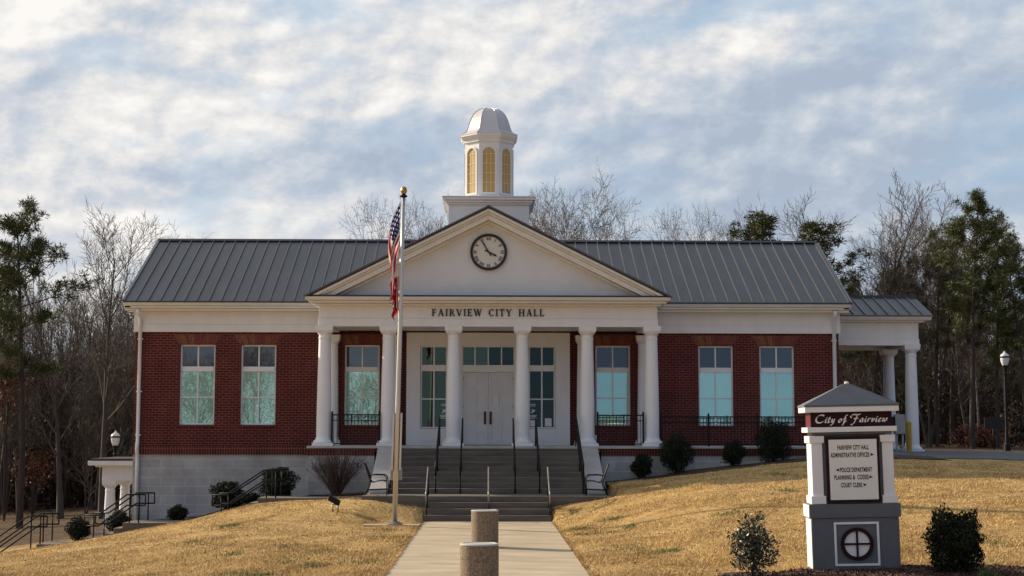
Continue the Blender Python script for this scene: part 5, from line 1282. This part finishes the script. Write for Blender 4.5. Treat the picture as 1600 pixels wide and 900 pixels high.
# understorey of the wood: brown leaf litter, saplings and twigs as one mass on each side
def brush(name, px0_, px1_, Ylo, Yhi, hmax, n, m_, label, seed, leaf=.16, stems=900):
    g = np.random.default_rng(seed); Y = g.uniform(Ylo, Yhi, n); x = (g.uniform(px0_, px1_, n) - 763) * Y / 2400
    hh_ = hmax * (.55 + .45 * np.sin(x * .45 + 1) * np.sin(Y * .3)) ; z = gz(x, Y) + np.abs(hh_) * g.uniform(0, 1, n) ** 1.25
    v = leaf_quads(np.c_[x, Y, z], leaf, g, long=1.6)
    # thin stems
    Ys = g.uniform(Ylo, Yhi, stems); xs = (g.uniform(px0_, px1_, stems) - 763) * Ys / 2400; zs = gz(xs, Ys); hs = hmax * g.uniform(.4, 1.3, stems)
    lx, ly = g.normal(0, .12, stems) * hs, g.normal(0, .12, stems) * hs; ws = g.uniform(.012, .04, stems)
    q_ = np.stack([np.c_[xs - ws, Ys, zs - .2], np.c_[xs + ws, Ys, zs - .2], np.c_[xs + lx + ws * .3, Ys + ly, zs + hs], np.c_[xs + lx - ws * .3, Ys + ly, zs + hs]], 1).reshape(-1, 3)
    q2 = q_.copy(); q2 = np.stack([np.c_[xs, Ys - ws, zs - .2], np.c_[xs, Ys + ws, zs - .2], np.c_[xs + lx, Ys + ly + ws * .3, zs + hs], np.c_[xs + lx, Ys + ly - ws * .3, zs + hs]], 1).reshape(-1, 3)
    o = np_mesh(name, np.r_[v, q_, q2], 4, M[m_]); return tag(o, label, 'undergrowth', kind='stuff')
brush('undergrowth', -90, 235, 84, 118, 8.5, 46000, 'dryleaf', 'dark brown undergrowth and saplings of the left wood', 41, .17, 2600)
brush('undergrowth', 1290, 1700, 80, 118, 6.5, 40000, 'dryleaf', 'brown undergrowth and saplings of the right wood', 42, .16, 2600)
brush('undergrowth', 230, 1300, 100, 125, 7, 30000, 'dryleaf', 'brown wood edge far behind the hall', 45, .2, 1500)
def leafy(px, pyc, Y, wd, ht, label, seed, n=2600, m_='rustleaf'):
    x = X_(px, Y); g_ = gz1(x, Y); g = np.random.default_rng(seed); t_ = empty('leafy_sapling', (x, Y, g_), label, 'sapling')
    zc = Z_(pyc, Y) - g_
    p = blob_points(n, wd / 2, wd / 2, ht / 2, g, .35, .7); p[:, 2] += zc; p = p[p[:, 2] > 0]
    np_mesh('foliage', leaf_quads(p, .10, g), 4, M[m_], t_)
    s2 = MB()
    for k in range(14):
        q_ = p[g.integers(len(p))]; s2.tube([(0, 0, -.1), (q_[0] * .4, q_[1] * .4, q_[2] * .6), tuple(q_)], [.03, .02, .008], 4, cap=False)
    s2.build('stem', M['bark'], t_, org=LO)
leafy(18, 600, 76, 3.4, 4.2, 'rust coloured beech sapling low at the left edge of the photo', 51, 1100)
leafy(62, 735, 78, 2.2, 2.2, 'low rusty leaved sapling in the left wood near the ground', 52, 700)
leafy(1535, 685, 70, 2.6, 1.6, 'rusty brown thicket below the dark board sign', 53, 1800)
leafy(1590, 668, 72, 2.4, 2.6, 'brown leaved thicket at the right edge behind the lamp', 54, 1500, 'dryleaf')
for rt in bvar + pvar:
    if rt['label'] == 'x': bpy.data.objects.remove(rt)
